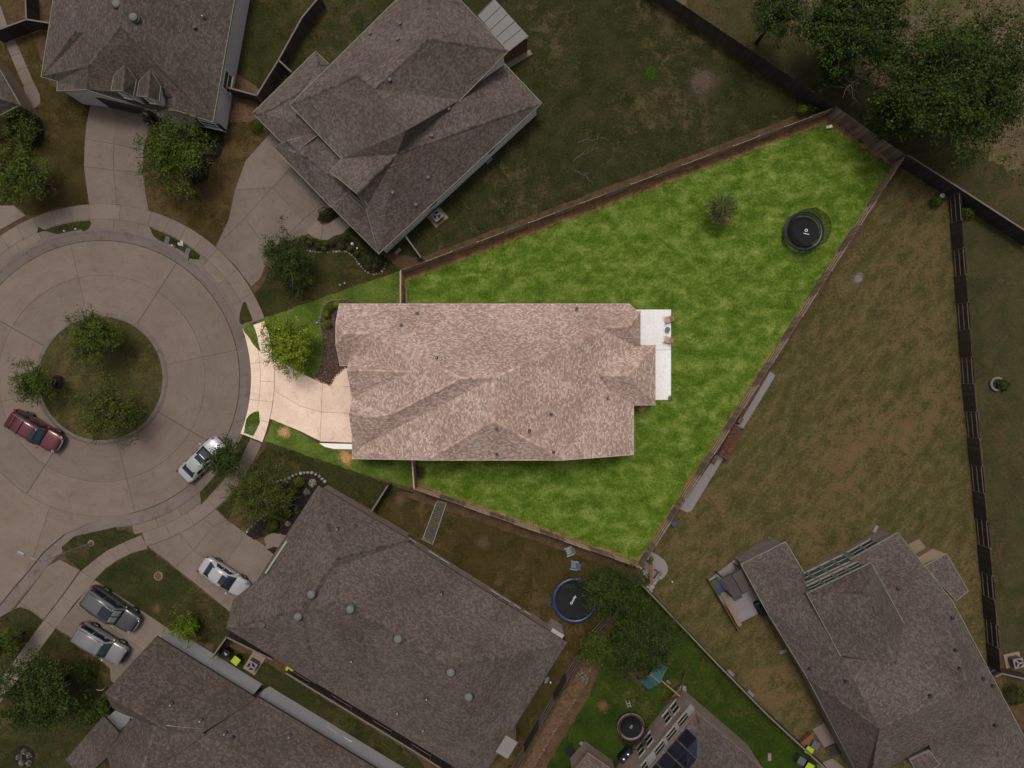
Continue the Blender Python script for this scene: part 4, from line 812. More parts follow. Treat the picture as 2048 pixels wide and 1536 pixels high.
# window wall facing the yard
A_ = Vector(P2(*z5(665, 455), 5.35)); B_ = Vector(P2(*z5(1060, 266), 5.35)); t = (B_-A_).normalized(); nn = Vector((-t.y, t.x)); A2, B2 = B_-nn*.25, A_-nn*.25; Lw = (B_-A_).length
for i in range(4):
    k = .65+i*1.28; window(hF, A2, B2, Lw-k-1.1, Lw-k, 3.55, 4.75, out=.08, frame='brick_f', glass='glass')
    window(hF, A2, B2, Lw-k-1.1, Lw-k, .9, 2.75, out=.08, frame='brick_f', glass='glass_green')
A_ = Vector(P2(*z5(930, 245), 2.9)); B_ = Vector(P2(*z5(1225, 80), 2.9)); t = (B_-A_).normalized(); nn = Vector((-t.y, t.x)); A2, B2 = B_-nn*.25, A_-nn*.25; Lw = (B_-A_).length
for k in (.7, 2.0): window(hF, A2, B2, Lw-k-1.15, Lw-k, .9, 2.3, out=.08, frame='brick_f')
# side bump and low porch roof on the right
V4 = [P(*z5(*q)) for q in ((1290, 152, 1.6), (1356, 116, 1.6), (1410, 182, 1.6), (1345, 222, 1.6))]; MB().prism([(v.x, v.y) for v in V4], 0, 1.6).build('side_bay', M['wood_pale'], hF)
V4 = [P(*z5(*q)) for q in ((1350, 232, 2.4), (1440, 178, 2.4), (1526, 210, 2.4), (1395, 285, 2.4))]; MB().prism([(v.x, v.y) for v in V4], 0, 2.4).build('chase', M['wood_pale'], hF)
pf = {k: z5(*v) for k, v in dict(a=(1392, 288, 3.0), b=(1528, 210, 2.3), c=(1660, 440, 2.3), d=(1588, 500, 2.9)).items()}
shell(hF, pf, [['a', 'b', 'c', 'd']], *mF, overhang=.3, wall=True, name='porch_roof')
# corner walk, patio with cover, low wall
pt = thing('patio', 'grey concrete patio at the corner of the brick house', 'patio', P(1480, 1180, 0)); pt['kind'] = 'structure'
slab(pt, W2([(1415, 1160), (1470, 1118), (1545, 1080), (1560, 1110), (1530, 1220), (1480, 1245), (1440, 1200)]), 0, .08, M['slab_grey'])
splash(1538, 1081, 65); splash(1477, 1117, 65); splash(1751, 1058, 65); splash(1566, 1303, 20)

M['frame_g'] = plain('putty_frame', (.3, .27, .24), .6)
# ---- solar house at the bottom edge
z6 = zm(1020, 1330, 3.793)
hG = thing('house', 'two-storey brick house with solar panels at the bottom edge', 'house', P(1400, 1530, 0))
mG = (M['roof_f'], M['brick_d'], M['cap'], M['wood_pale'])
hip(hG, [z6(1415, 355), z6(1990, 850), z6(1250, 1700), z6(700, 1230)], [z6(1500, 800), z6(1100, 1300)], 5.6, 8.6, mG, overhang=.22)
A_ = Vector(P2(*z6(1415, 355), 5.6)); B_ = Vector(P2(*z6(700, 1230), 5.6)); t = (A_-B_).normalized(); nn = Vector((-t.y, t.x)); A2, B2 = A_-nn*.22, B_-nn*.22; Lw = (A_-B_).length; rz = math.atan2(t.y, t.x)
q = A2.lerp(B2, .26)+nn*.03; MB().box((q.x, q.y, 4.45), (Lw*.5, .06, 1.8), rz).build('render_band', M['siding_w'], hG)
for k in (.9, 2.5, 4.1): window(hG, A2+nn*.06, B2+nn*.06, k, k+1.2, 3.9, 4.9, out=.07, frame='frame_g')
for k in (1.3, 2.4, 5.0, 6.2): window(hG, A2, B2, k, k+.85, .9, 2.4, out=.07, frame='frame_g')
for k in (6.3, 7.6): window(hG, A2, B2, k, k+.85, 3.7, 4.9, out=.07, frame='frame_g')
sp = [z6(*q) for q in ((1345, 480), (1500, 630), (1390, 755), (1235, 625))]
def panel(q):
    pp = [hit(*x, hG) for x in q]; n = pp[0][1]; v = [a+n*.1 for a, b in pp]
    m = MB(); m.add(v+[a-n*.04 for a in v], [(3, 2, 1, 0), (0, 1, 2, 3), (4, 5, 6, 7), (0, 1, 5, 4), (1, 2, 6, 5), (2, 3, 7, 6), (3, 0, 4, 7)]); return m.build('solar_panel', M['solar'], hG)
M['solar'] = plain('solar_cells', (.016, .017, .03), .25, var=.2, scale=9)
def bl(u, v): 
    a, b, d, e = (np.array(x) for x in ((1345, 478), (1500, 628), (1190, 985), (1035, 835))); w = a*(1-u)*(1-v)+b*u*(1-v)+d*u*v+e*(1-u)*v; return z6(float(w[0]), float(w[1]))
for i in range(2):
    for j in range(4):
        g = .012; panel([bl(i/2+g, j/4+g), bl((i+1)/2-g, j/4+g), bl((i+1)/2-g, (j+1)/4-g), bl(i/2+g, (j+1)/4-g)])
splash(1539, 1514, 90)
hI = thing('porch_cover', 'small shingled porch roof with brick piers at the bottom edge', 'porch', P(1190, 1530, 0))
pi_ = {k: z6(*v) for k, v in dict(a=(590, 668, 2.9), b=(850, 850, 2.9), c=(700, 1050, 3.4), d=(440, 860, 3.4)).items()}
shell(hI, pi_, [['a', 'b', 'c', 'd']], M['roof_f'], M['brick_d'], M['cap'], M['wood_pale'], overhang=.3)
splash(1166, 1489, -38)

# ---- sliver of a house at the left edge
hH = thing('house', 'corner of a brown shingle house at the far left edge', 'house', P(0, 190, 0))
ph = {k: z1(*v) for k, v in dict(a=(-300, 260, 5.0), b=(0, 560, 3.2), c=(160, 838, 3.2), d=(-20, 930, 3.2), e=(-400, 1000, 5.0), r=(-300, 700, 6.0)).items()}
shell(hH, ph, [['a', 'b', 'c', 'r'], ['c', 'd', 'e', 'r']], M['roof_b'], M['wood_pale'], M['cap'], M['trim'], overhang=.3)

# ================================================================ FENCES
def fence(label, pts, h=1.83, mats=('fence', 'fence_rail'), style='alt', cap=False, bay=2.44, near=None):
    """board fence through photo pixels of its top edge; boards, rails and posts per bay"""
    q = [Vector(P2(a, b, h)) for a, b in pts]; mid = q[len(q)//2]; root = thing('fence', label, 'fence', (q[0].x, q[0].y, 0)); r = random.Random(len(label)); nb = 0
    for a, b in zip(q, q[1:]):
        L = (b-a).length; k = max(1, round(L/bay)); t = (b-a)/L; n = Vector((-t.y, t.x)); rz = math.atan2(t.y, t.x)
        if n.dot(-(a+b)) < 0: n = -n                              # n points to the side seen in the photograph
        for i in range(k):
            p0, p1 = a+t*(L*i/k), a+t*(L*(i+1)/k); l = L/k; rails = (style == 'rails') or (style == 'alt' and nb % 2 == 0); nb += 1
            side = -1 if rails else 1; m = MB(); npk = max(1, int(l/.145))
            for j in range(npk):
                c = p0+t*(l*(j+.5)/npk)+n*side*.045; hh = h+r.uniform(-.02, .015)
                m.box((c.x, c.y, hh/2+.02), (l/npk-.008, .017, hh-.04), rz)
            m.build('pickets', M[mats[0]], root, kind='stuff')
            for z in (.3, h*.52, h-.22):
                c = (p0+p1)/2-n*side*.0; MB().box((c.x, c.y, z), (l-.1, .045, .09), rz).build('rail', M[mats[1]], root)
            c = p0; MB().box((c.x, c.y, h/2-.02), (.09, .09, h-.04), rz).build('post', M[mats[1]], root)
            if cap:
                c = (p0+p1)/2; MB().box((c.x, c.y, h+.025), (l-.006, .14, .03), rz).build('cap_rail', M[mats[1]], root)
        MB().box((b.x, b.y, h/2-.02), (.1, .1, h-.05), rz).build('post', M[mats[1]], root)
    return root
lotm = ('fence_lot', 'rail_lot')
fence('weathered board fence along the upper side of the bright green lot', [(801, 541), (1673, 214)], mats=lotm)
fence('weathered board fence along the right side of the bright green lot', [(1811, 311), (1283, 1137)], mats=lotm)
fence('weathered board fence along the lower side of the bright green lot', [(1281, 1136), (828, 978)], mats=lotm)
fence('short board gate fence at the upper corner of the lot house', [(801, 543), (801, 612)], mats=('rail_lot', 'rail_lot'), style='boards', cap=True)
fence('short board gate fence at the lower corner of the lot house', [(824, 918), (828, 976)], mats=('rail_lot', 'rail_lot'), style='boards', cap=True)
fence('tall dark back fence left of the green lot', [(1290, -42), (1345, -6), (1536, 122), (1673, 213)], h=2.2, style='boards')
fence('tall dark back fence closing the corner of the green lot', [(1675, 215), (1811, 308)], h=2.2, mats=('fence_lot', 'fence'), style='boards')
fence('tall dark back fence right of the green lot', [(1815, 310), (1931, 384), (2080, 481)], h=2.2, style='boards', cap=True)
fence('long dark fence between the straw yard and the right yard', [(1921, 384), (1949, 768), (1986, 1152), (2003, 1347)])
fence('short pale-capped fence at the right edge beside the brick house', [(1990, 1354), (2003, 1347), (2070, 1362)], cap=True)
fence('dark fence between the two lower houses, near the bins', [(453, 1274), (544, 1319)], style='boards', cap=True)
fence('pale gate fence by the lime bin', [(421, 1319), (453, 1274)], style='boards', cap=True)
fence('dark fence between the two lower houses, lower run', [(572, 1346), (700, 1424), (820, 1497), (900, 1548)], style='alt', cap=True)
fence('short fence from the long hip roof house towards the lot', [(742, 1024), (775, 972)], cap=True, style='boards')
fence('dark fence behind the long hip roof house', [(1275, 1158), (1224, 1235), (1184, 1280), (1109, 1405), (1020, 1560)])
fence('fence between the play yard and the straw yard', [(1275, 1160), (1434, 1327), (1536, 1431), (1618, 1507), (1660, 1546)], cap=True, style='boards')
fence('dark fence behind the two upper houses', [(640, -8), (604, 35), (557, 120), (514, 190)], cap=True, style='boards')
fence('short fence joining the two-storey house at its garage', [(557, 120), (583, 144)], cap=True, style='boards')
fence('short fence joining the dormer house side wall', [(447, 173), (513, 191)], cap=True, style='boards')
fence('grey fence at the upper left corner', [(-20, 66), (53, 39), (98, 46)], cap=True, style='boards')
fence('short fence running up from the upper left corner', [(53, 37), (50, -20)], cap=True, style='boards')
fence('small post fence at the lower corner of the two-storey house', [(811, 472), (842, 515)], cap=True, style='rails')

# ================================================================ TREES AND SHRUBS
def leafmesh(name, pos, nrm, size, mat, parent):
    n = len(pos); a = np.cross(nrm, rng.normal(size=(n, 3))); a /= np.linalg.norm(a, axis=1)[:, None]+1e-9; b = np.cross(nrm, a)
    s = (size*rng.uniform(.6, 1.3, n))[:, None]; w = s*rng.uniform(.38, .6, n)[:, None]
    bend = nrm*s*rng.uniform(-.25, .25, n)[:, None]
    v = np.empty((n, 4, 3)); v[:, 0] = pos-a*s*.5; v[:, 1] = pos-b*w*.5+bend; v[:, 2] = pos+a*s*.5; v[:, 3] = pos+b*w*.5+bend
    v = v.reshape(-1, 3)-np.array(rootloc(parent)); me = bpy.data.meshes.new(name)
    me.vertices.add(4*n); me.vertices.foreach_set('co', v.ravel().astype(np.float32)); me.loops.add(4*n); me.loops.foreach_set('vertex_index', np.arange(4*n, dtype=np.int32))
    me.polygons.add(n); me.polygons.foreach_set('loop_start', np.arange(0, 4*n, 4, dtype=np.int32)); me.update(calc_edges=True); me.validate()
    me.materials.append(mat); o = bpy.data.objects.new(name, me); C.objects.link(o); o.parent = parent; return o
def unit(v): return v/(np.linalg.norm(v, axis=-1, keepdims=True)+1e-9)
def tree(label, px, py, rpx, h, mat, n=6000, leaf=.17, nb=46, spread=.145, flat=.55, name='tree', cat='tree', bark='bark', droop=0, group=None, fill=.3):
    zc = h*(1-flat*.5); r = rpx*(H-zc)/F; c = P(px, py, zc); root = thing(name, label, cat, (c.x, c.y, 0), group); hz = h*flat*.5
    c = np.array(c); base = np.array([c[0], c[1], 0.]); tb = MB(); zt = h*(1-flat)+.1*h
    lean = rng.uniform(-.12, .12, 2); tr = r*.032+.045
    tb.tube([(base[0], base[1], -.05), (base[0]+lean[0]*.3, base[1]+lean[1]*.3, zt*.5), (base[0]+lean[0], base[1]+lean[1], zt), (c[0], c[1], zc+hz*.3)], [tr*1.35, tr, tr*.85, tr*.3], 8)
    pos = []; nrm = []; ph = rng.uniform(0, 6.28, 6); limbs = MB()
    for i in range(nb):
        az = 2*math.pi*(i*.618034 % 1)+rng.uniform(-.2, .2); el = math.asin(min(1, max(-.75, rng.uniform(-.45, 1.0))))
        lump = 1+.13*math.sin(2*az+ph[0])+.1*math.sin(3*az+ph[1])+.07*math.sin(5*az+ph[2])+.05*math.sin(9*az+ph[3]); k = lump*rng.uniform(.66, 1.1)
        end = c+np.array([math.cos(az)*math.cos(el)*r*k, math.sin(az)*math.cos(el)*r*k, math.sin(el)*hz*k-droop*r*.25*math.cos(el)])
        st = np.array([c[0]+lean[0]*.6, c[1]+lean[1]*.6, zt+rng.uniform(-.1, .6)*hz*.7]); ctl = (st+end)/2+np.array([0, 0, hz*rng.uniform(.05, .35)])+rng.normal(0, .06*r, 3)
        ts = np.linspace(0, 1, 6); bz = lambda t: (1-t)[:, None]**2*st+2*((1-t)*t)[:, None]*ctl+(t**2)[:, None]*end
        if i % 2 == 0: limbs.tube([tuple(p) for p in bz(ts)], [tr*.5*(1-.85*t)+.008 for t in ts], 5)
        m = int(n/nb*rng.uniform(.7, 1.3)); t = 1-(1-fill)*rng.uniform(0, 1, m)**.8*1.0; t = np.clip(t, .15, 1)
        nc = max(5, m//38); tc = np.clip(1-(1-fill)*rng.uniform(0, 1, nc)**.8, .15, 1); wdt = spread*r*(.35+.9*np.sin(tc*2.6))
        cc = bz(tc)+rng.normal(size=(nc, 3))*wdt[:, None]*np.array([.8, .8, .55]); own = rng.integers(0, nc, m)          # leaf clumps on the twigs
        p = cc[own]+rng.normal(size=(m, 3))*(.036*r+.09)*np.array([1, 1, .6])
        pos.append(p); d = unit(p-(c-np.array([0, 0, hz*.6]))); nrm.append(unit(d*.55+rng.normal(size=(m, 3))*.62+np.array([0, 0, .55])))
    tb.build('trunk', M[bark], root, smooth=True); limbs.build('limbs', M[bark], root, smooth=True)
    cr = leafmesh('crown', np.concatenate(pos), np.concatenate(nrm), leaf, M[mat], root); return root
def shrub(label, px, py, rpx, h, mat, n=900, leaf=.07, name='shrub', cat='shrub', group=None, sq=1.0, rz=0):
    c0 = P(px, py, h*.5); r = rpx*(H-h*.5)/F; root = thing(name, label, cat, (c0.x, c0.y, 0), group)
    d = unit(rng.normal(size=(n, 3))); d[:, 2] = np.abs(d[:, 2])*1.0-.25*(rng.uniform(size=n) < .4); k = rng.uniform(.72, 1.04, n)**.5
    lump = 1+.1*np.sin(5*np.arctan2(d[:, 1], d[:, 0])+px)+.07*np.sin(4*d[:, 2]*3+py)
    loc = d*np.array([r, r*sq, h*.52])*(k*lump)[:, None]; cs, sn = math.cos(rz), math.sin(rz); x = loc[:, 0]*cs-loc[:, 1]*sn; y = loc[:, 0]*sn+loc[:, 1]*cs
    pos = np.stack([x+c0.x, y+c0.y, loc[:, 2]+h*.48], 1)
    leafmesh('foliage', pos, unit(d+rng.normal(size=(n, 3))*.45), leaf, M[mat], root)
    st = MB()
    for i in range(5):
        a = 2*math.pi*i/5; st.tube([(c0.x, c0.y, -.02), (c0.x+math.cos(a)*r*.3, c0.y+math.sin(a)*r*.3, h*.35), (c0.x+math.cos(a)*r*.6, c0.y+math.sin(a)*r*.6, h*.7)], [.025, .018, .006], 5)
    st.build('stems', M['bark'], root); return root
lf = lambda n, cols, tr=.1: M.__setitem__(n, island(n, cols, .6, tr, .2, clump=1))
lf('leaf_dark', [(0.0189, 0.0333, 0.0030), (0.0245, 0.0417, 0.0040), (0.0306, 0.0512, 0.0046), (0.0403, 0.0617, 0.0061)]); lf('leaf_mid', [(0.0343, 0.0522, 0.0035), (0.0435, 0.0647, 0.0045), (0.0549, 0.0790, 0.0061), (0.0706, 0.0955, 0.0081)])
lf('leaf_willow', [(0.0412, 0.0536, 0.0072), (0.0513, 0.0662, 0.0088), (0.0626, 0.0775, 0.0105), (0.0789, 0.0919, 0.0138)]); lf('leaf_lot', [(.075, .115, .006), (.12, .17, .008), (.18, .235, .012), (.24, .28, .02)])
lf('leaf_oak', [(0.0135, 0.0290, 0.0019), (0.0213, 0.0406, 0.0029), (0.0309, 0.0541, 0.0039), (0.0434, 0.0676, 0.0058)]); lf('leaf_bright', [(0.0562, 0.0891, 0.0022), (0.0743, 0.1128, 0.0028), (0.0952, 0.1359, 0.0039), (0.1172, 0.1562, 0.0061)])
lf('leaf_box', [(0.0941, 0.1290, 0.0019), (0.1299, 0.1692, 0.0030), (0.1651, 0.2028, 0.0041)]); lf('leaf_boxd', [(0.0306, 0.0452, 0.0019), (0.0412, 0.0584, 0.0026), (0.0530, 0.0703, 0.0040)]); lf('leaf_sapling', [(.03, .05, .01), (.055, .075, .016), (.09, .09, .03), (.12, .1, .04)])
lf('leaf_pale', [(.14, .14, .11), (.24, .24, .2), (.33, .33, .28)])
tree('upper tree on the round grass island', 187, 679, 58, 5.0, 'leaf_mid', 8500, .17, 60)
tree('small tree at the left rim of the round grass island', 63, 766, 50, 4.6, 'leaf_mid', 4800, .17, 48)
tree('loose branched tree at the lower side of the grass island', 212, 820, 78, 5.2, 'leaf_willow', 10500, .16, 66, fill=.22)
tree('compact round street tree overhanging the white car', 449, 919, 40, 4.2, 'leaf_dark', 4200, .19, 40, fill=.28)
tree('dark tree beside the wide driveway of the two-storey house', 574, 521, 60, 4.8, 'leaf_dark', 8500, .17, 60)
tree('bright yellow-green tree on the front grass of the lot', 575, 690, 58, 4.8, 'leaf_lot', 9000, .17, 58, fill=.3)
tree('loose pale willow-like tree left of the long hip roof', 516, 990, 74, 5.0, 'leaf_willow', 11000, .15, 70, fill=.22)
tree('large round tree in front of the dormer house', 347, 305, 84, 5.6, 'leaf_mid', 10500, .2, 70, fill=.3)
tree('wide tree at the left edge above the circle', 38, 345, 68, 5.4, 'leaf_mid', 7600, .19, 60)
tree('dark heavy tree at the lower left', 74, 1395, 86, 6.0, 'leaf_dark', 15000, .21, 74, fill=.3)
tree('green tree cut by the left edge beside the lower sidewalk', 2, 1290, 34, 4.2, 'leaf_mid', 3600, .18, 36)
tree('round bright bush tree beside the white side walk', 371, 1254, 32, 3.0, 'leaf_bright', 3600, .16, 40, flat=.8, fill=.22)
tree('feathery dark tree over the blue trampoline', 1220, 1180, 66, 5.6, 'leaf_dark', 13500, .16, 70, fill=.22)
tree('big feathery tree above the teal play canopy', 1286, 1290, 78, 6.4, 'leaf_dark', 17000, .16, 76, fill=.22)
tree('denser green tree left of the play canopy tree', 1203, 1300, 46, 5.0, 'leaf_mid', 4800, .18, 44)
tree('very large spreading oak beyond the back fence', 1920, 165, 150, 10.5, 'leaf_oak', 56000, .24, 130, fill=.28, spread=.15)
tree('tall oak at the top edge beyond the back fence', 1718, 45, 104, 9.5, 'leaf_oak', 32000, .24, 96, fill=.28, spread=.16)
tree('dark thin tree at the top edge left of the oaks', 1560, 20, 66, 8.0, 'leaf_dark', 9000, .2, 60, fill=.22)
tree('low scrubby tree between the oaks and the back fence', 1668, 138, 46, 4.0, 'leaf_oak', 4200, .19, 44, fill=.22)
tree('shaded scrub tree below the largest oak by the fence', 1790, 235, 60, 4.5, 'leaf_oak', 6000, .2, 50, fill=.28)
tree('sparse young tree standing on the lot lawn', 1443, 418, 38, 3.0, 'leaf_sapling', 2800, .14, 46, fill=.35, name='young_tree')
tree('hedge tree at the far left above the mulch bed', 38, 252, 44, 3.2, 'leaf_mid', 4600, .16, 44, flat=.85, name='hedge', cat='hedge', fill=.2)
tree('shrub mass along the front of the lower left house', 190, 1425, 34, 2.2, 'leaf_mid', 3400, .15, 36, flat=.85, name='hedge', cat='hedge', fill=.2)
tree('dark shrub row under the tree at the lower left', 165, 1340, 30, 1.8, 'leaf_dark', 2200, .15, 30, flat=.85, name='hedge', cat='hedge', fill=.2)
# dead grey branches between the two oaks
db = thing('dead_tree', 'bare grey dead branches between the two oaks', 'dead tree', P(1735, 150, 0)); m = MB()
def twig(m, p, d, l, r, k):
    p = np.array(p); pts = [p]; 
    for i in range(4): d = unit(d+rng.normal(0, .22, 3)); p = p+d*l/4; pts.append(p)
    m.tube([tuple(x) for x in pts], [r*(1-.18*i) for i in range(5)], 5)
    if k:
        for x in pts[1:]:
            for _ in range(2 if k > 1 else 1): twig(m, x, unit(d+rng.normal(0, .75, 3)), l*.55, r*.5, k-1)
b0 = P(1735, 150, 0); m.tube([b0, b0+Vector((.1, .1, 3)), b0+Vector((.2, .2, 5.8))], [.14, .11, .08], 7); m.build('trunk', M['deadwood'] if 'deadwood' in M else M.setdefault('deadwood', plain('grey_deadwood', (.12, .1, .085), .9)), db)
for (x, y, z, tx, ty, tz) in ((1738, 138, 4.5, 1726, 192, 4.5), (1745, 120, 5.5, 1745, 85, 6.5), (1752, 100, 6.0, 1812, 60, 7.0), (1790, 72, 6.5, 1845, 30, 7.5), (1740, 130, 5, 1710, 110, 6), (1755, 140, 5, 1775, 130, 6), (1800, 70, 6.6, 1808, 30, 7.4)):
    a, b = P(x, y, z), P(tx, ty, tz); m = MB(); twig(m, a, np.array((b-a).normalized()), (b-a).length*1.1, .06, 2); m.build('branch', M['deadwood'], db)
# clipped shrubs
for i, (x, y, r_) in enumerate([(652, 628, 8.5), (655, 648, 8), (661, 614, 8), (674, 610, 7)]):
    shrub(['clipped bright ball shrub lowest in the lot bed', 'clipped bright ball shrub second from below in the lot bed', 'clipped bright ball shrub third from below in the lot bed', 'clipped bright ball shrub nearest the lot house corner'][::1][[1, 0, 2, 3][i]], x, y, r_, 1.0, 'leaf_box', 1500, .07, group='ball shrubs of the lot bed')
names = iter(['left end', 'second', 'third', 'fourth', 'fifth', 'sixth', 'seventh', 'eighth', 'ninth', 'tenth', 'lower left', 'lower right', 'widest'])
for x, y, r_ in [(607, 478, 8), (619, 484, 7), (637, 491, 6), (652, 489, 6), (648, 498, 6), (664, 487, 6), (684, 493, 7), (700, 497, 6), (714, 507, 6), (690, 474, 8), (735, 534, 7), (752, 533, 7), (731, 516, 14)]:
    shrub('dark shrub in the curved stone-edged bed, %s of the row' % next(names), x, y, r_, .3+r_*.06, 'leaf_boxd', 500, .09, group='shrubs in the curved bed')
shrub('clipped low hedge strip along the front wall of the two-storey house', 716, 484, 30, .8, 'leaf_boxd', 1800, .08, name='hedge', cat='hedge', sq=.24, rz=R(-46))
shrub('leafy shrub at the lower corner of the two-storey house', 759, 519, 11, 1.0, 'leaf_dark', 700, .1)
shrub('clipped dark shrub beside the garage of the two-storey house', 648, 426, 12, 1.2, 'leaf_boxd', 900, .08); shrub('small dark shrub behind the clipped one at the garage', 664, 424, 9, .9, 'leaf_dark', 500, .1)
shrub('bright green shrub in the dark bed of the long hip roof', 598, 964, 11, 1.0, 'leaf_bright', 800, .12); shrub('second green shrub in the dark bed of the long hip roof', 588, 980, 12, 1.0, 'leaf_mid', 800, .12)
shrub('big green shrub beside the willow-like tree', 562, 1022, 20, 1.6, 'leaf_mid', 1600, .14); shrub('low green shrub near the porch path of the long hip roof', 545, 1050, 12, .9, 'leaf_mid', 800, .12)
shrub('dark green shrub against the wall of the long hip roof', 572, 1000, 16, 1.4, 'leaf_dark', 1200, .13)
shrub('silvery white plant near the stone edge tip', 625, 966, 8, .5, 'leaf_pale', 350, .12, name='silver_plant', cat='plant'); shrub('second silvery plant against the roof edge', 614, 984, 7, .5, 'leaf_pale', 300, .12, name='silver_plant', cat='plant')
shrub('grey-green plant near the porch of the long hip roof', 576, 1047, 6, .4, 'leaf_pale', 220, .1, name='silver_plant', cat='plant')
shrub('low hedge under the round tree at the dormer house', 405, 268, 34, 1.1, 'leaf_mid', 2200, .12, name='hedge', cat='hedge', sq=.35, rz=R(-8))
shrub('yellow-green bush by the tall back fence corner', 1604, 220, 9, 1.3, 'leaf_bright', 700, .12); shrub('dark bush behind the yellow-green one by the fence', 1625, 218, 14, 1.0, 'leaf_dark', 800, .13)
shrub('bush beside the white bucket at the dark fence', 1873, 403, 12, 1.0, 'leaf_mid', 700, .13); shrub('bush right of the long dark fence near its top', 1935, 425, 14, 1.1, 'leaf_mid', 800, .13)
shrub('leafy plant at the right rim of the round planter', 2005, 770, 12, .8, 'leaf_dark', 600, .14)
shrub('small leafy plant on the wood chip strip', 1164, 1355, 13, .9, 'leaf_pale', 300, .1); shrub('small plant pot at the corner of the white patio', 1341, 796, 5, .5, 'leaf_box', 250, .08)
shrub('shrub beside the dormer driveway path', 512, 252, 12, .9, 'leaf_mid', 700, .12)
shrub('dark shrub row by the right edge house corner', 2028, 1390, 20, 1.3, 'leaf_dark', 1200, .14)
# loose tall straw in the meadow
n = 26000; xy = np.stack([rng.uniform(12, 60, n), rng.uniform(8, 40, n)], 1)
fa, fb = np.array(P2(1354, 0, 2.2)), np.array(P2(2048, 459, 2.2)); dd = (fb-fa)/np.linalg.norm(fb-fa); nn_ = np.array([-dd[1], dd[0]]); nn_ = nn_ if nn_@(np.array([40, 40])-fa) > 0 else -nn_
xy = xy[((xy-fa)@nn_) > 4.5]; n = len(xy); cl = np.sin(xy[:, 0]*.9+np.sin(xy[:, 1]*.7)*2)+np.cos(xy[:, 1]*1.1+xy[:, 0]*.4); xy = xy[cl+rng.normal(0, .8, n) > -.2]; n = len(xy)
M['straw'] = island('dry_straw', [(.085, .062, .036), (.11, .082, .05), (.145, .108, .068), (.09, .075, .03)], .9)
st_root = thing('tall_grass', 'tall dry straw grass in the meadow beyond the back fence', 'grass', (40, 25, 0)); st_root['kind'] = 'stuff'
leafmesh('straw_blades', np.concatenate([xy, rng.uniform(.05, .3, (n, 1))], 1), unit(rng.normal(size=(n, 3))*np.array([1, 1, .6])+np.array([0, 0, .5])), .28, M['straw'], st_root)['kind'] = 'stuff'

# ---- turf blades: short tufts scattered over every lawn
def inside(xy, poly):
    p = np.array(poly); x, y = xy[:, 0], xy[:, 1]; r = np.zeros(len(xy), bool); j = len(p)-1
    for i in range(len(p)):
        c = ((p[i, 1] > y) != (p[j, 1] > y)) & (x < (p[j, 0]-p[i, 0])*(y-p[i, 1])/(p[j, 1]-p[i, 1]+1e-12)+p[i, 0]); r ^= c; j = i
    return r
TUFT = dict(lush_mown_grass=([(.024, .06, .002), (.075, .135, .008), (.13, .19, .02), (.28, .33, .09)], 130, .07), front_mown_grass=([(.03, .055, .005), (.075, .115, .015), (.17, .19, .05)], 80, .08), dull_dimmed_turf=([(.01, .016, .003), (.026, .03, .007), (.06, .052, .02)], 45, .09),
            dry_front_dimmed_turf=([(.02, .018, .004), (.045, .034, .010), (.085, .06, .026)], 45, .09), patchy_yard_turf=([(.008, .014, .002), (.02, .024, .006), (.06, .048, .02), (.11, .08, .045)], 60, .1), straw_yard_turf=([(.03, .032, .008), (.07, .055, .02), (.11, .08, .04), (.13, .1, .05)], 70, .08),
            olive_yard_turf=([(.02, .024, .007), (.045, .042, .016), (.075, .062, .028)], 45, .1), deep_green_turf=([(.006, .015, .001), (.02, .034, .004), (.045, .06, .01)], 55, .09), island_turf=([(.02, .024, .006), (.05, .048, .015), (.1, .085, .035)], 60, .08))
bmat = {}; wx, wy = 46., 35.
for o in [o for o in bpy.data.objects if o.name.split('.')[0] in ('lawn', 'island_lawn', 'verge') and o.data]:
    mn = o.data.materials[0].name
    if mn not in TUFT: continue
    cols, dens, sz = TUFT[mn]; v = np.array([q.co for q in o.data.vertices])+np.array(o.location); zt = v[:, 2].max()
    lo, hi = np.maximum(v[:, :2].min(0), [-wx, -wy]), np.minimum(v[:, :2].max(0), [wx, wy])
    if (hi <= lo).any(): continue
    k = int((hi-lo).prod()*dens); xy = rng.uniform(lo, hi, (k, 2))
    ring = [tuple(q) for q in v[v[:, 2] > zt-1e-4][:, :2]]; xy = xy[inside(xy, ring)]; k = len(xy)
    if k < 20: continue
    f = np.sin(xy[:, 0]*1.3+np.sin(xy[:, 1]*.8)*1.7)+np.cos(xy[:, 1]*1.7+np.sin(xy[:, 0]*.6)*2.0); xy = xy[f+rng.normal(0, 1.0, k) > -.9]; k = len(xy)
    if mn not in bmat: bmat[mn] = island(mn+'_blades', cols, .9, .1, .1)
    b = leafmesh('grass_blades', np.concatenate([xy, np.full((k, 1), zt+.02)], 1), unit(rng.normal(size=(k, 3))*np.array([.6, .6, .25])+np.array([0, 0, .8])), sz, bmat[mn], o); b['kind'] = 'stuff'
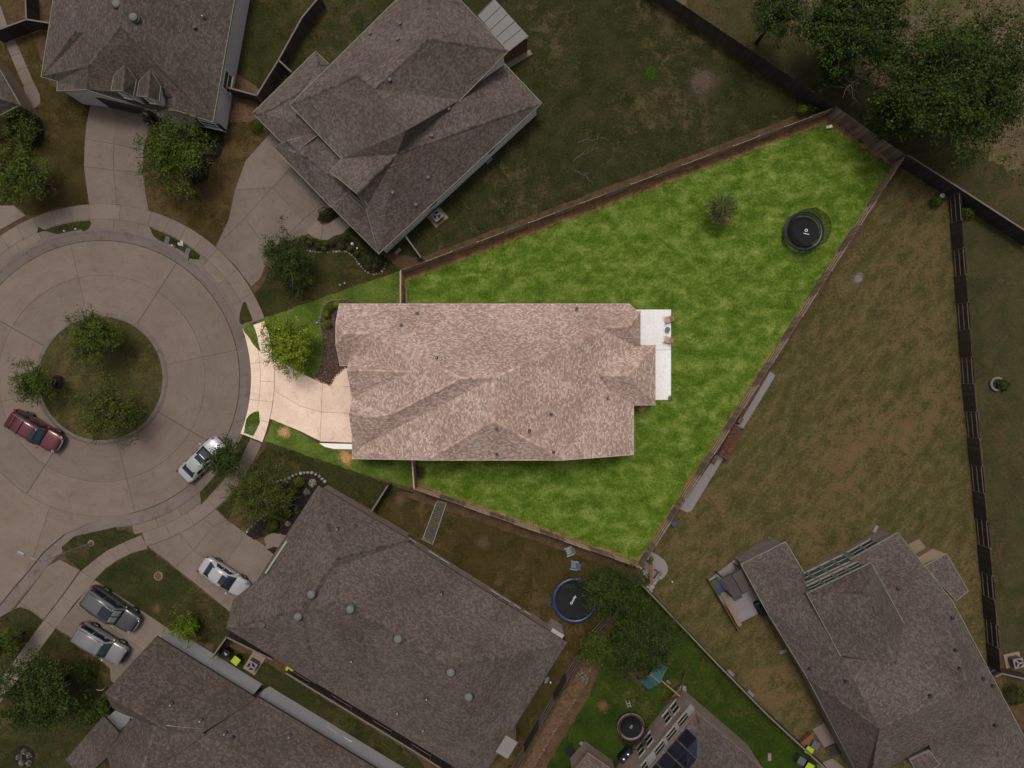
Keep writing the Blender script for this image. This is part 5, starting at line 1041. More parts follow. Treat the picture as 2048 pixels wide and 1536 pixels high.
# fallen pale branches on the yard above the lot
for (x0, y0, x1, y1, l) in ((1146, 320, 1200, 290, 'longest pale fallen branch on the yard above the lot'), (1154, 283, 1212, 274, 'upper pale fallen branch on the yard above the lot'), (1149, 342, 1186, 362, 'lowest pale fallen branch on the yard above the lot')):
    a, b_ = P(x0, y0, .06), P(x1, y1, .06); m = MB(); st0 = np.array(a); dv = np.array(b_-a); L = np.linalg.norm(dv); dv /= L; sd = np.array([-dv[1], dv[0], 0]); pts = [st0+dv*L*i/6+sd*rng.uniform(-.12, .12) for i in range(7)]; m.tube([tuple(q) for q in pts], [.028-.003*i for i in range(7)], 5)
    for i in range(2, 7):
        q = pts[i-1]; e = q+dv*rng.uniform(.3, .8)+sd*rng.choice([-1, 1])*rng.uniform(.2, .55); m.tube([tuple(q), tuple((q+e)/2+sd*rng.uniform(-.06, .06)), tuple(e)], [.018, .013, .006], 4)
    one('fallen_branch', m, M['deadwood'], l, 'branch')

# ================================================================ VEHICLES
def carpaint(n, c, metal=.0): return plain(n, c, .28, metal, var=.04, coat=.6)
M['p_maroon'] = carpaint('maroon_paint', (.1, .018, .02), .2); M['p_white'] = carpaint('white_paint_gloss', (.3, .3, .31)); M['p_black'] = carpaint('black_grey_paint', (.055, .052, .052), .3); M['p_silver'] = carpaint('silver_paint', (.2, .19, .195), .2)
M['chrome'] = plain('chrome', (.45, .45, .46), .15, .9, var=.05); M['red_lens'] = plain('red_lens', (.16, .006, .01), .2); M['head_lens'] = plain('clear_lens', (.13, .135, .14), .2)
M['shade'] = plain('silver_sunshade', (.13, .16, .145), .4); M['rim'] = plain('alloy_rim', (.2, .2, .21), .3, .7)
def loft(st, mat, name, root, smooth=True, sub=1, lower=True):
    """body from cross sections along x: (x, half width, bottom, top, crown)"""
    mb = MB(); n = 12; vs = []
    for x, w, zb, zt, cr in st:
        ring = [(-.80, zb), (-.97, zb+.10), (-1, (zb+zt)*.5), (-.985, zt-.20), (-.93, zt-.06), (-.72, zt+cr*.5), (.72, zt+cr*.5), (.93, zt-.06), (.985, zt-.20), (1, (zb+zt)*.5), (.97, zb+.10), (.80, zb)]
        vs += [(x, w*y, z) for y, z in ring]
    m = len(st); fs = [(i*n+k, (i+1)*n+k, (i+1)*n+(k+1) % n, i*n+(k+1) % n) for i in range(m-1) for k in range(n)]+[tuple(range(n)), tuple(range(m*n-1, (m-1)*n-1, -1))]
    mb.add(vs, fs); o = mb.build(name, mat, root, smooth=True)
    bm = bmesh.new(); bm.from_mesh(o.data); bmesh.ops.recalc_face_normals(bm, faces=bm.faces); bm.to_mesh(o.data); bm.free()
    s = o.modifiers.new('s', 'SUBSURF'); s.levels = s.render_levels = 2; return o
def quadp(a, b, c, d, e=.0, n=4):
    """slightly curved glass panel between four corners"""
    a, b, c, d = map(Vector, (a, b, c, d)); nn = (b-a).cross(d-a).normalized(); vs = []; fs = []
    for i in range(n+1):
        for j in range(n+1):
            u, v = i/n, j/n; p = a*(1-u)*(1-v)+b*u*(1-v)+c*u*v+d*(1-u)*v; vs.append(p+nn*e*(4*u*(1-u)))
    for i in range(n):
        for j in range(n): fs.append((i*(n+1)+j, (i+1)*(n+1)+j, (i+1)*(n+1)+j+1, i*(n+1)+j+1))
    return vs, fs
def wheel(root, x, y, r, w):
    t = MB(); prof = [(r*.62, -w/2), (r*.9, -w/2), (r, -w*.3), (r, w*.3), (r*.9, w/2), (r*.62, w/2)]; n = 24; vs = []
    for q, k in prof: vs += [(x+q*math.cos(2*math.pi*i/n), y+k, r+q*math.sin(2*math.pi*i/n)) for i in range(n)]
    t.add(vs, [(j*n+i, j*n+(i+1) % n, (j+1)*n+(i+1) % n, (j+1)*n+i) for j in range(5) for i in range(n)]); wo = t.build('wheel', M['rubber'], root, smooth=True)
    g = MB(); s = 1 if y > 0 else -1; yo = y+s*(w/2-.03)
    vs = [(x, yo+s*.02, r)]+[(x+r*.62*math.cos(2*math.pi*i/n), yo, r+r*.62*math.sin(2*math.pi*i/n)) for i in range(n)]; g.add(vs, [(0, 1+i, 1+(i+1) % n) for i in range(n)])
    for k in range(5):
        a = 2*math.pi*k/5; g.beam((x, yo+s*.03, r), (x+r*.6*math.cos(a), yo+s*.03, r+r*.6*math.sin(a)), .07, .03)
    g.build('rim', M['rim'], wo)
def vehicle(label, cat, px, py, head, paint, kind, L, Wd, Ht, roof_paint=None, sunroof=None, rails=False, shade=False, crossbars=False, ribs=0, ws='glass_car', group='parked cars'):
    root = thing('parked_car' if kind == 'sedan' else 'parked_suv', label, cat, (0, 0, 0), group); hl = L/2; w = Wd/2
    if kind == 'sedan':
        belt = .93; st = [(-hl, w*.70, .42, .70, .02), (-hl+.07, w*.86, .30, .88, .03), (-hl+.35, w*.96, .24, .985, .03), (-hl*.62, w, .22, .99, .03), (-hl*.25, w, .2, belt, .02), (hl*.2, w, .2, belt, .02), (hl*.42, w*.995, .2, .95, .05), (hl*.72, w*.97, .22, .84, .05), (hl-.28, w*.90, .25, .72, .04), (hl-.06, w*.76, .3, .60, .03), (hl, w*.55, .38, .5, .01)]
        xb, xr, xf, xw = -hl+.62, -hl*.40, hl*.10, hl*.46; zr = Ht
    else:
        belt = 1.08; st = [(-hl, w*.84, .5, .95, .02), (-hl+.06, w*.93, .40, 1.05, .02), (-hl+.3, w*.985, .34, 1.1, .02), (-hl*.4, w, .3, belt, .02), (hl*.2, w, .3, belt, .02), (hl*.46, w*.99, .3, 1.12, .05), (hl*.75, w*.975, .32, 1.05, .05), (hl-.25, w*.93, .36, .96, .04), (hl-.06, w*.82, .42, .8, .03), (hl, w*.66, .5, .66, .01)]
        xb, xr, xf, xw = -hl+.10, -hl+.34, hl*.16, hl*.44; zr = Ht
    loft(st, M[paint], 'body', root)
    wb, wt = w*.93, w*(.74 if kind == 'sedan' else .8); zb = belt-.03
    # cabin: painted shell with pillars, glass set proud of it
    rp = M[roof_paint or paint]; cb = MB()
    xs = [(xb, wb*.9, zb), (xr, wt*.96, zr-.05), ((xr+xf)/2, wt, zr), (xf, wt*.96, zr-.05), (xw, wb*.92, zb)]
    top = []; 
    for x, y, z in xs: top += [(x, -y, z), (x, -y*.6, z+.03), (x, y*.6, z+.03), (x, y, z)]
    f = [(i*4+k, (i+1)*4+k, (i+1)*4+k+1, i*4+k+1) for i in range(4) for k in range(3)]
    sb = [(xb, -wb, zb-.04), (xr, -wb, zb-.04), ((xr+xf)/2, -wb, zb-.04), (xf, -wb, zb-.04), (xw, -wb*.98, zb-.04)]; sb2 = [(x, -y, z) for x, y, z in sb]; b = len(top)
    f += [(b+i, b+i+1, (i+1)*4, i*4) for i in range(4)]+[(b+5+i+1, b+5+i, i*4+3, (i+1)*4+3) for i in range(4)]
    cb.add(top+sb+sb2, f); co = cb.build('cabin', rp, root, smooth=True)
    bm = bmesh.new(); bm.from_mesh(co.data); bmesh.ops.recalc_face_normals(bm, faces=bm.faces)
    bm.to_mesh(co.data); bm.free()
    def glassq(name, q, mat, e=0.0):
        vs, fs = quadp(*q, e); o = MB().add(vs, fs).build(name, M[mat], root, smooth=True)
        bm = bmesh.new(); bm.from_mesh(o.data); c = Vector((0, 0, .6))
        bmesh.ops.recalc_face_normals(bm, faces=bm.faces); 
        if sum((f.normal.dot(f.calc_center_median()-c) for f in bm.faces)) < 0: bmesh.ops.reverse_faces(bm, faces=bm.faces)
        bm.to_mesh(o.data); bm.free(); s = o.modifiers.new('t', 'SOLIDIFY'); s.thickness = .012; s.offset = 0; return o
    up = .045
    glassq('windshield', [(xw-.04, -wb*.84, zb+.03+up), (xw-.04, wb*.84, zb+.03+up), (xf+.03, wt*.86, zr-.05+up*.75), (xf+.03, -wt*.86, zr-.05+up*.75)], ws)
    if shade:
        for s in (-1, 1): glassq('sunshade', [(xw-.14, s*wb*.06, zb+.14+up), (xw-.14, s*wb*.74, zb+.14+up), (xf+.12, s*wt*.74, zr-.1+up), (xf+.12, s*wt*.06, zr-.1+up)], 'shade')
    glassq('rear_window', [(xb+.06, -wb*.76, zb+.06+up*.7), (xb+.06, wb*.76, zb+.06+up*.7), (xr-.05, wt*.82, zr-.1+up*.7), (xr-.05, -wt*.82, zr-.1+up*.7)], 'glass_car')
    for s in (-1, 1):
        segs = [(xr+.02, (xr+xf)/2-.03), ((xr+xf)/2+.03, xf+.12)]
        for a, b_ in segs:
            def sidep(x, k):
                yy = wb*(1-k)+wt*.985*k; z = zb+.0+(zr-.05-zb)*k; return (x, s*(yy+.014), z)
            x0, x1 = a, b_; e0 = -.25 if (a == segs[0][0] and kind == 'sedan') else 0; e1 = .32 if b_ == segs[1][1] else 0
            glassq('side_window', [sidep(x0+e0, .1), sidep(x1+e1, .1), sidep(x1, .86), sidep(x0, .86)], 'glass_car')
        mx = xw-.12; MB().box((mx, s*(w+.10), belt+.06), (.14, .2, .13)).build('mirror', M[paint], root, bevel=.04)
        if kind == 'sedan': hx, hy, hz = hl-.34, w*.72, .70
        else: hx, hy, hz = hl-.2, w*.74, .93
        MB().box((hx, s*hy, hz), (.3, .26, .14), s*-.45).build('headlight', M['head_lens'], root, bevel=.04)
        MB().box((-hl+.16, s*w*.84, .86 if kind == 'sedan' else 1.12), (.24, .2, .14 if kind == 'sedan' else .45), s*.3).build('tail_light', M['red_lens'], root, bevel=.03)
        for k in (-.2, .1): MB().box((hl*k-.1, s*(w+.005), belt-.14), (.2, .03, .035)).build('door_handle', M['chrome'], root)
        if rails: MB().tube([(xr+.1, s*wt*.86, zr-.02), (xr+.2, s*wt*.86, zr+.07), (xf-.25, s*wt*.86, zr+.07), (xf-.12, s*wt*.86, zr-.02)], .022, 6).build('roof_rail', M['black'] if not crossbars else M['steel'], root)
    if crossbars:
        for x in (xr+.55, xr+1.35): MB().box((x, 0, zr+.085), (.06, wt*1.7, .03)).build('cross_bar', M['black'], root)
    for k in range(ribs):
        y = wt*(-.55+1.1*k/(ribs-1)); MB().box(((xr+xf)/2-.1, y, zr+.03), (xf-xr-.5, .03, .02)).build('roof_rib', rp, root)
    if sunroof:
        a, b_ = sunroof; MB().box(((a+b_)/2, 0, zr+.03), (b_-a, wt*1.28, .02)).build('sunroof', M['glass_car'], root, bevel=.008)
    if kind == 'suv':
        MB().tube([(hl-.16, -w*.66, .72), (hl-.01, -w*.4, .74), (hl+.02, 0, .74), (hl-.01, w*.4, .74), (hl-.16, w*.66, .72)], .09, 8).build('bumper', M['chrome'] if paint != 'p_silver' else M['black'], root, smooth=True); MB().box((hl-.05, 0, .86), (.1, w*1.0, .18)).build('grille', M['black'], root, bevel=.02)
    else: MB().box((hl-.03, 0, .45), (.08, w*.9, .14)).build('grille', M['black'], root, bevel=.02)
    MB().box((0, 0, .24), (L*.8, Wd*.8, .16)).build('underbody', M['black'], root)
    r_ = .335 if kind == 'sedan' else .40
    for x in (-hl*.58, hl*.60):
        for s in (-1, 1): wheel(root, x, s*(w-.09), r_, .23)
    v = P(px, py, belt*.9); root.location = (v.x, v.y, -.106 if py < 1000 else .03); root.rotation_euler = (0, 0, R(head)); return root
vehicle('maroon sport utility car with roof bars beside the grass island', 'car', 68, 863, -31.5, 'p_maroon', 'suv', 5.1, 1.98, 1.86, sunroof=(.15, .6), rails=True, crossbars=True, ws='glass_blue', group=None)
vehicle('white sedan with sunroof parked at the kerb under the small tree', 'car', 401, 919, 45, 'p_white', 'sedan', 4.85, 1.86, 1.42, sunroof=(-.1, .42), group=None)
vehicle('white sedan with sunroof on the driveway below the long hip roof', 'car', 447, 1155, -33.5, 'p_white', 'sedan', 4.85, 1.86, 1.42, sunroof=(-.1, .42), group=None)
vehicle('black and grey sport utility car with silver windscreen shades', 'car', 222, 1220, -35, 'p_black', 'suv', 5.4, 2.05, 1.9, roof_paint='p_grey' if 'p_grey' in M else M.setdefault('p_grey', carpaint('grey_roof_paint', (.09, .088, .09), .2)) and 'p_grey', sunroof=(-.55, .45), rails=True, shade=True, group=None)
vehicle('silver white sport utility car with ribbed roof and black rails', 'car', 200, 1288, -31.5, 'p_silver', 'suv', 5.0, 1.95, 1.8, rails=True, ribs=7, ws='glass_blue', group=None)

# ================================================================ YARD AND STREET THINGS
t = thing('street_lamp', 'tall grey street lamp leaning its arm over the lower kerb', 'street lamp', P(183, 1086, 0)); b = P(183, 1086, 0); top = P(90, 1128, 6.9); hd = P(52, 1113, 7.0)
top = Vector((b.x, b.y, 6.9)) if (Vector((top.x, top.y))-Vector((b.x, b.y))).length < .6 else top
MB().lathe((b.x, b.y, 0), [(.16, 0), (.16, .25), (.09, .35), (.075, 3), (.055, 6.9), (0, 6.9)], 12).build('pole', M['steel'], t, smooth=True)
hx = hd.x-P(90, 1128, 6.9).x+b.x; hy = hd.y-P(90, 1128, 6.9).y+b.y
MB().tube([(b.x, b.y, 6.85), (b.x*.6+hx*.4, b.y*.6+hy*.4, 7.1), (hx, hy, 7.1)], .035, 8).build('arm', M['steel'], t, smooth=True)
MB().box((hx-.15, hy+.08, 7.1), (.6, .26, .12), math.atan2(hy-b.y, hx-b.x)).build('lamp_head', M['steel'], t, bevel=.04); MB().box((hx-.18, hy+.09, 7.03), (.4, .18, .04), math.atan2(hy-b.y, hx-b.x)).build('lens', M['head_lens'], t)
MB().lathe((b.x, b.y, 0), [(.3, 0), (.3, .1), (0, .1)], 14).build('footing', M['walk'], t)

def trampoline(label, px, py, rpx, zm_, pad, padw, netted, logo=None, posts=6):
    c = P(px, py, zm_); r = rpx*(H-zm_)/F; t = thing('trampoline', label, 'trampoline', (c.x, c.y, 0)); n = 48
    pt = lambda a, q, z: (c.x+q*math.cos(a), c.y+q*math.sin(a), z)
    MB().tube([pt(2*math.pi*i/n, r, zm_-.02) for i in range(n)], .035, 6, closed=True).build('frame', M['steel'], t, smooth=True)
    MB().lathe((c.x, c.y, zm_), [(r-padw-.12, .0), (r-padw-.12, .012), (0, .012)], n).build('jumping_mat', M['black'], t)
    m = MB(); v = []
    for q, z in ((r-padw, .012), (r-padw, .04), (r+.02, .055), (r+.03, .0)): v += [pt(2*math.pi*i/n, q, zm_+z) for i in range(n)]
    m.add(v, [(j*n+i, (j+1)*n+i, (j+1)*n+(i+1) % n, j*n+(i+1) % n)[::-1] for j in range(3) for i in range(n)]); m.build('safety_pad', M[pad], t, smooth=True)
    for i in range(posts):
        a = 2*math.pi*(i+.3)/posts; MB().tube([pt(a, r+.03, .0), pt(a, r+.03, zm_)], .025, 6).build('leg', M['steel'], t)
        if netted: MB().tube([pt(a, r+.07, zm_*.4), pt(a, r+.1, zm_+1.5), pt(a, r-.05, zm_+1.85)], .022, 6).build('net_pole', M['black'], t)
    if netted:
        m = MB(); v = []
        for q, z in ((r-.04, zm_+.05), (r-.04, zm_+.9), (r-.07, zm_+1.8)): v += [pt(2*math.pi*i/n, q, z) for i in range(n)]
        m.add(v, [(j*n+i, j*n+(i+1) % n, (j+1)*n+(i+1) % n, (j+1)*n+i) for j in range(2) for i in range(n)]); m.build('safety_net', M['net'], t)
        MB().tube([pt(2*math.pi*i/n, r-.07, zm_+1.8) for i in range(n)], .018, 5, closed=True).build('net_ring', M['black'], t)
    return t, c, r
def textmesh(s, size, loc, rz, mat, parent, name='lettering'):
    cu = bpy.data.curves.new('txt', 'FONT'); cu.body = s; cu.size = size; cu.align_x = 'CENTER'; cu.extrude = .002; cu.offset = .004
    o = bpy.data.objects.new('txt', cu); C.objects.link(o); dg = bpy.context.evaluated_depsgraph_get(); me = bpy.data.meshes.new_from_object(o.evaluated_get(dg)); bpy.data.objects.remove(o, do_unlink=True)
    q = bpy.data.objects.new(name, me); C.objects.link(q); q.parent = parent; l = rootloc(parent); q.location = (loc[0]-l[0], loc[1]-l[1], loc[2]-l[2]); q.rotation_euler = (0, 0, rz); me.materials.clear(); me.materials.append(mat); return q
M['pad_navy'] = plain('navy_pad', (.022, .02, .035), .4); M['pad_blue'] = plain('blue_pad', (.008, .022, .075), .35, var=.35, scale=1.5); M['pad_pink'] = plain('pink_pad', (.16, .085, .11), .5); M['ink_white'] = plain('white_print', (.7, .7, .7), .6); M['ink_grey'] = plain('grey_print', (.12, .12, .14), .6)
t, c, r = trampoline('black trampoline with netting on the bright green lawn', 1608, 463, 39, .85, 'pad_navy', .32, True)
MB().tube([(c.x+.2+.11*math.cos(a), c.y+.1+.11*math.sin(a), .868) for a in np.linspace(0, 6.0, 20)], .035, 5, closed=True).build('round_logo', M['ink_white'], t)
for i, (dx, dy) in enumerate(((-.14, .0), (-.02, -.05), (.08, -.07), (.2, -.1), (.3, -.12))): MB().box((c.x+.12+dx, c.y-.16+dy*.8, .87), (.09, .05+.02*(i % 2), .01), -.3).build('logo_stroke', M['ink_white'], t)
t, c, r = trampoline('blue rimmed trampoline half under the feathery tree', 1150, 1201, 45, .85, 'pad_blue', .3, False)
textmesh('Gravity', .3, (c.x-.1, c.y, .868), R(62), M['ink_white'], t)
for k in range(2): MB().box((c.x-r-.25-.16*k, c.y-.5+.1*k, .5-.2*k), (.1, .5, .05), .3).build('ladder_step', M['pad_blue'], t)
t, c, r = trampoline('small pink rimmed trampoline beside the solar house', 1262, 1454, 27, .6, 'pad_pink', .24, True, posts=5); MB().box((c.x+.02, c.y+.02, .617), (.22, .34, .008), -.6).build('logo_patch', M['ink_grey'], t)

def lawn_chair(name, label, px, py, rz, frame, cloth, low=False, group=None):
    t = thing(name, label, 'chair', (0, 0, 0), group); hs = .3 if low else .42
    if low:
        for i in range(5): MB().box((.02, -.24+.12*i, hs+.01), (.5, .1, .025), 0, (-.12, 'Y')).build('seat_slat', M[cloth], t)
        for i in range(5): MB().box((-.36, -.24+.12*i, hs+.36), (.03, .1, .8), 0, (-.45, 'Y')).build('back_slat', M[cloth], t)
        for s in (-1, 1):
            MB().box((0, s*.36, hs+.24), (.72, .13, .025)).build('armrest', M[frame], t); MB().box((.3, s*.33, (hs+.22)/2), (.1, .04, hs+.22)).build('leg', M[frame], t); MB().box((-.25, s*.33, (hs+.22)/2), (.1, .04, hs+.22)).build('leg', M[frame], t)
    else:
        MB().box((.0, 0, hs), (.48, .5, .03), 0, (-.06, 'Y')).build('seat', M[cloth], t, bevel=.01); MB().box((-.32, 0, hs+.33), (.03, .5, .68), 0, (-.3, 'Y')).build('backrest', M[cloth], t, bevel=.01)
        for s in (-1, 1):
            MB().tube([(.3, s*.29, 0), (.28, s*.29, hs+.2), (-.3, s*.29, hs+.22), (-.45, s*.28, hs+.62)], .016, 6).build('side_frame', M[frame], t); MB().tube([(-.3, s*.29, 0), (-.26, s*.29, hs+.2)], .016, 6).build('leg', M[frame], t)
    v = P(px, py, hs); t.location = (v.x, v.y, .06 if not low else .01); t.rotation_euler = (0, 0, R(rz)); return t
M['mesh_tan'] = plain('tan_mesh_fabric', (.42, .25, .18), .8); M['ch_blue'] = plain('blue_grey_plastic', (.12, .145, .2), .5); M['ch_grey'] = plain('grey_plastic_chair', (.17, .19, .2), .5)
lawn_chair('patio_chair', 'tan mesh patio chair on the white patio, upper one', 1335, 640, 195, 'black', 'mesh_tan'); lawn_chair('patio_chair', 'tan mesh patio chair on the white patio, lower one', 1334, 680, 168, 'black', 'mesh_tan')
c = P(1335, 659, .45); t = thing('side_table', 'small round dark table between the tan patio chairs', 'table', (c.x, c.y, .06)); MB().lathe((c.x, c.y, .5), [(.22, 0), (.24, .015), (.24, .03), (0, .03)], 24).build('table_top', M['grey_pl'], t)
for k in range(3): MB().tube([(c.x+.05*math.cos(k*2.1), c.y+.05*math.sin(k*2.1), .5), (c.x+.2*math.cos(k*2.1), c.y+.2*math.sin(k*2.1), .06)], .014, 6).build('leg', M['black'], t)
lawn_chair('garden_chair', 'grey slatted garden chair nearer the lot fence', 1138, 1102, 200, 'ch_grey', 'ch_grey', True); lawn_chair('garden_chair', 'blue slatted garden chair nearer the blue trampoline', 1148, 1130, 172, 'ch_blue', 'ch_blue', True)

def ac_unit(label, px, py, rz, pad=(1.5, 1.3)):
    c = P(px, py, .8); t = thing('air_conditioner', label, 'air conditioner', (c.x, c.y, 0)); rz = R(rz)
    MB().box((c.x, c.y, .06), (*pad, .12), rz).build('pad', M['wood_pale'], t); MB().box((c.x, c.y, .49), (.86, .86, .74), rz).build('casing', M['grey_pl'], t, bevel=.08)
    MB().box((c.x, c.y, .875), (.9, .9, .04), rz).build('lid', M['slab_grey'], t, bevel=.015)
    m = MB().lathe((c.x, c.y, .9), [(.36, 0), (.36, .012), (0, .012)], 28); m.build('fan_well', M['black'], t)
    for k in range(3):
        a = rz+k*2.094; MB().box((c.x+.17*math.cos(a), c.y+.17*math.sin(a), .92), (.3, .17, .012), a).build('fan_blade', M['slab_grey'], t)
    MB().tube([(c.x+.36*math.cos(a), c.y+.36*math.sin(a), .93) for a in np.linspace(0, 6.0, 24)], .012, 5, closed=True).build('guard_ring', M['steel'], t)
    return t
ac_unit('air conditioner on a pale pad beside the two-storey house', 874, 431, 40); ac_unit('air conditioner beside the white side wall with the bins', 503, 1332, -32, (1.3, 1.9)); ac_unit('dark air conditioner cut by the right edge', 2036, 1326, 12)

def wheelie_bin(label, px, py, rz, body, lid):
    c = P(px, py, 1.0); t = thing('wheelie_bin', label, 'bin', (c.x, c.y, 0)); rz = R(rz); m = MB(); cs, sn = math.cos(rz), math.sin(rz)
    def tr(x, y, z): return (c.x+x*cs-y*sn, c.y+x*sn+y*cs, z)
    a, b = (.24, .26), (.31, .34); vs = [tr(i*q[0], j*q[1], z) for q, z in ((a, .08), (b, .95)) for i, j in ((-1, -1), (1, -1), (1, 1), (-1, 1))]
    m.add(vs, [(3, 2, 1, 0), (4, 5, 6, 7), (0, 1, 5, 4), (1, 2, 6, 5), (2, 3, 7, 6), (3, 0, 4, 7)]); m.build('body', M[body], t, bevel=.04)
    m = MB(); vs = [tr(x, y, z) for x, y, z in ((-.35, -.37, .95), (.36, -.37, .95), (.36, .37, .95), (-.35, .37, .95), (-.32, -.33, 1.02), (.33, -.33, 1.0), (.33, .33, 1.0), (-.32, .33, 1.02))]
    m.add(vs, [(3, 2, 1, 0), (4, 5, 6, 7), (0, 1, 5, 4), (1, 2, 6, 5), (2, 3, 7, 6), (3, 0, 4, 7)]); m.build('lid', M[lid], t, bevel=.03)
    h = tr(-.42, -.25, .93), tr(-.42, .25, .93); MB().tube(h, .02, 6).build('handle', M[body], t)
    for s in (-1, 1):
        p = tr(-.28, s*.24, .1); MB().lathe((p[0], p[1], .0), [(.1, 0), (.1, .18), (0, .18)], 12).build('wheel', M['rubber'], t)
    return t
t = wheelie_bin('black bin behind the pale gate fence', 451, 1308, 55, 'black', 'black'); wheelie_bin('lime lidded bin next to the air conditioner and black bin', 471, 1322, 52, 'black', 'lime')
p = P(452, 1309, 1.02); MB().box((p.x-.02, p.y+.08, 1.03), (.34, .035, .01), R(-32)).build('print_line', M['ink_white'], t); MB().box((p.x-.05, p.y-.03, 1.03), (.16, .035, .01), R(-32)).build('print_line', M['ink_white'], t)
wheelie_bin('lime bin half under the eave of the long hip roof', 580, 1337, -32, 'lime', 'lime'); wheelie_bin('lime lidded bin beside the orange boards', 1619, 1502, 60, 'black', 'lime'); t = wheelie_bin('grey lidded bin beside the orange boards', 1632, 1491, 60, 'grey_pl', 'grey_pl')
wheelie_bin('grey lidded bin on the play yard side of the fence', 1604, 1523, 60, 'grey_pl', 'grey_pl'); wheelie_bin('lime lidded bin at the bottom edge by the fence', 1620, 1535, 60, 'black', 'lime')
# football goal with net
ga, gb, gc, gd = P(873, 1004, .9), P(845, 1079, .9), P(865, 1089, .02), P(893, 1006, .02); t = thing('football_goal', 'white football goal with netting in the shaded yard', 'goal', P(868, 1046, 0))
M['goal_white'] = plain('goal_white', (.3, .29, .28), .5); base = [Vector((v.x, v.y, .02)) for v in (ga, gb)]
for s_, q in (('crossbar', [ga, gb]), ('post', [ga, base[0]]), ('post', [gb, base[1]]), ('ground_bar', [base[0], gd, gc, base[1]]), ('side_stay', [ga, gd]), ('side_stay', [gb, gc])): MB().tube(q, .03, 8).build(s_, M['goal_white'], t)
m = MB()
for i in range(1, 26): m.tube([ga.lerp(gb, i/26), gd.lerp(gc, i/26)], .007, 4)
for i in range(1, 8): m.tube([ga.lerp(gd, i/8), gb.lerp(gc, i/8)], .007, 4)
m.build('net', M['goal_white'], t)
# satellite dish
p, n = hit(1086, 1350, hD); t = thing('satellite_dish', 'grey satellite dish at the roof edge of the long hip roof', 'satellite dish', (p.x, p.y, p.z)); q = p+Vector((.25, -.1, .75)); m = MB()
ax = Vector((.75, -.25, .6)).normalized(); u = ax.cross(Vector((0, 0, 1))).normalized(); w_ = u.cross(ax); nr = 20; vs = [q]
for k, rr in enumerate((.16, .32)): vs += [q+(u*math.cos(2*math.pi*i/nr)*rr+w_*math.sin(2*math.pi*i/nr)*rr*1.1)+ax*(rr*rr*.8) for i in range(nr)]
m.add(vs, [(0, 1+i, 1+(i+1) % nr) for i in range(nr)]+[(1+i, 1+nr+i, 1+nr+(i+1) % nr, 1+(i+1) % nr) for i in range(nr)]); o = m.build('dish', M['slab_grey'], t, smooth=True); o.modifiers.new('t', 'SOLIDIFY').thickness = .015
MB().tube([p-Vector((0, 0, .05)), p+Vector((0, 0, .5)), q], .025, 6).build('mast', M['steel'], t); MB().tube([q-w_*.3, q+ax*.45], .015, 6).build('feed_arm', M['steel'], t); MB().box(q+ax*.48, (.1, .1, .12)).build('feed_horn', M['white_pl'], t)
# play set with teal canopy and swing frame
z8 = zm(1225, 1310, 8.081); t = thing('play_set', 'wooden play set with teal canopy and swing beam', 'play set', P(1300, 1365, 0)); M['teal'] = plain('teal_canvas', (.02, .075, .08), .7)
r0, r1 = P(*z8(600, 310), 3.5), P(*z8(775, 450), 3.5); l0, l1 = P(*z8(420, 405), 2.7), P(*z8(585, 555), 2.7); q0, q1 = P(*z8(735, 95), 2.7), P(*z8(885, 205), 2.7)
for a, b, c_, d_ in ((r0, r1, l1, l0), (r0, r1, q1, q0)):
    o = MB().add([a, b, c_, d_], [(0, 1, 2, 3)]).build('canopy', M['teal'], t); o.modifiers.new('t', 'SOLIDIFY').thickness = .03
MB().beam(r0, r1, .06, .06).build('ridge_pole', M['wood_pale'], t)
for a in (l0, l1, q0, q1): MB().beam((a.x*.98+r0.x*.02, a.y*.98+r0.y*.02, 0), (a.x*.98+r0.x*.02, a.y*.98+r0.y*.02, a.z), .1, .1).build('post', M['wood_red'], t)
dk = [P(*z8(*q), 1.3) for q in ((240, 290), (590, 240), (700, 420), (480, 500))]
for i in range(9): a = dk[0].lerp(dk[1], (i+.5)/9); b = dk[3].lerp(dk[2], (i+.5)/9); MB().beam(a, b, .17, .04).build('deck_board', M['wood_red'], t)
for a in dk: MB().beam((a.x, a.y, 0), (a.x, a.y, 2.0), .1, .1).build('deck_post', M['wood_red'], t)
MB().beam(dk[0]+Vector((0, 0, .7)), dk[3]+Vector((0, 0, .7)), .05, .12).build('railing', M['wood_red'], t)
sa, sb_ = P(*z8(790, 410), 2.5), P(*z8(1090, 665), 2.5); MB().beam(sa, sb_, .11, .14).build('swing_beam', M['wood_pale'], t)
for f in (P(*z8(1190, 230), 0), P(*z8(770, 770), 0)): MB().beam(sb_, f, .1, .1).build('swing_leg', M['wood_red'], t)
MB().beam(P(*z8(1100, 520), .9), P(*z8(945, 715), .9), .08, .08).build('swing_brace', M['wood_pale'], t)
sw = P(*z8(905, 440), .5); 
for k in (-.2, .2): MB().tube([(sw.x+k, sw.y, .52), (sa.lerp(sb_, .35).x+k*.3, sa.lerp(sb_, .35).y, 2.45)], .01, 5).build('swing_rope', M['wood_pale'], t)
MB().box((sw.x, sw.y, .5), (.5, .2, .05), R(-40)).build('swing_seat', M['lime'] if False else M['wood_pale'], t, bevel=.015)
MB().box(P(*z8(1150, 540), .3), (.5, .35, .05), R(55)).build('swing_seat', M['slab_grey'], t, bevel=.015)
t = thing('toy_ladder', 'small white H-shaped frame lying on the play yard grass', 'ladder', P(1257, 1409, 0)); 
for x0, y0, x1, y1 in ((216, 735, 252, 855), (268, 735, 300, 845), (228, 790, 282, 780), (238, 828, 292, 818)): MB().beam(P(*z8(x0, y0), .05), P(*z8(x1, y1), .05), .04, .04).build('bar', M['goal_white'], t)
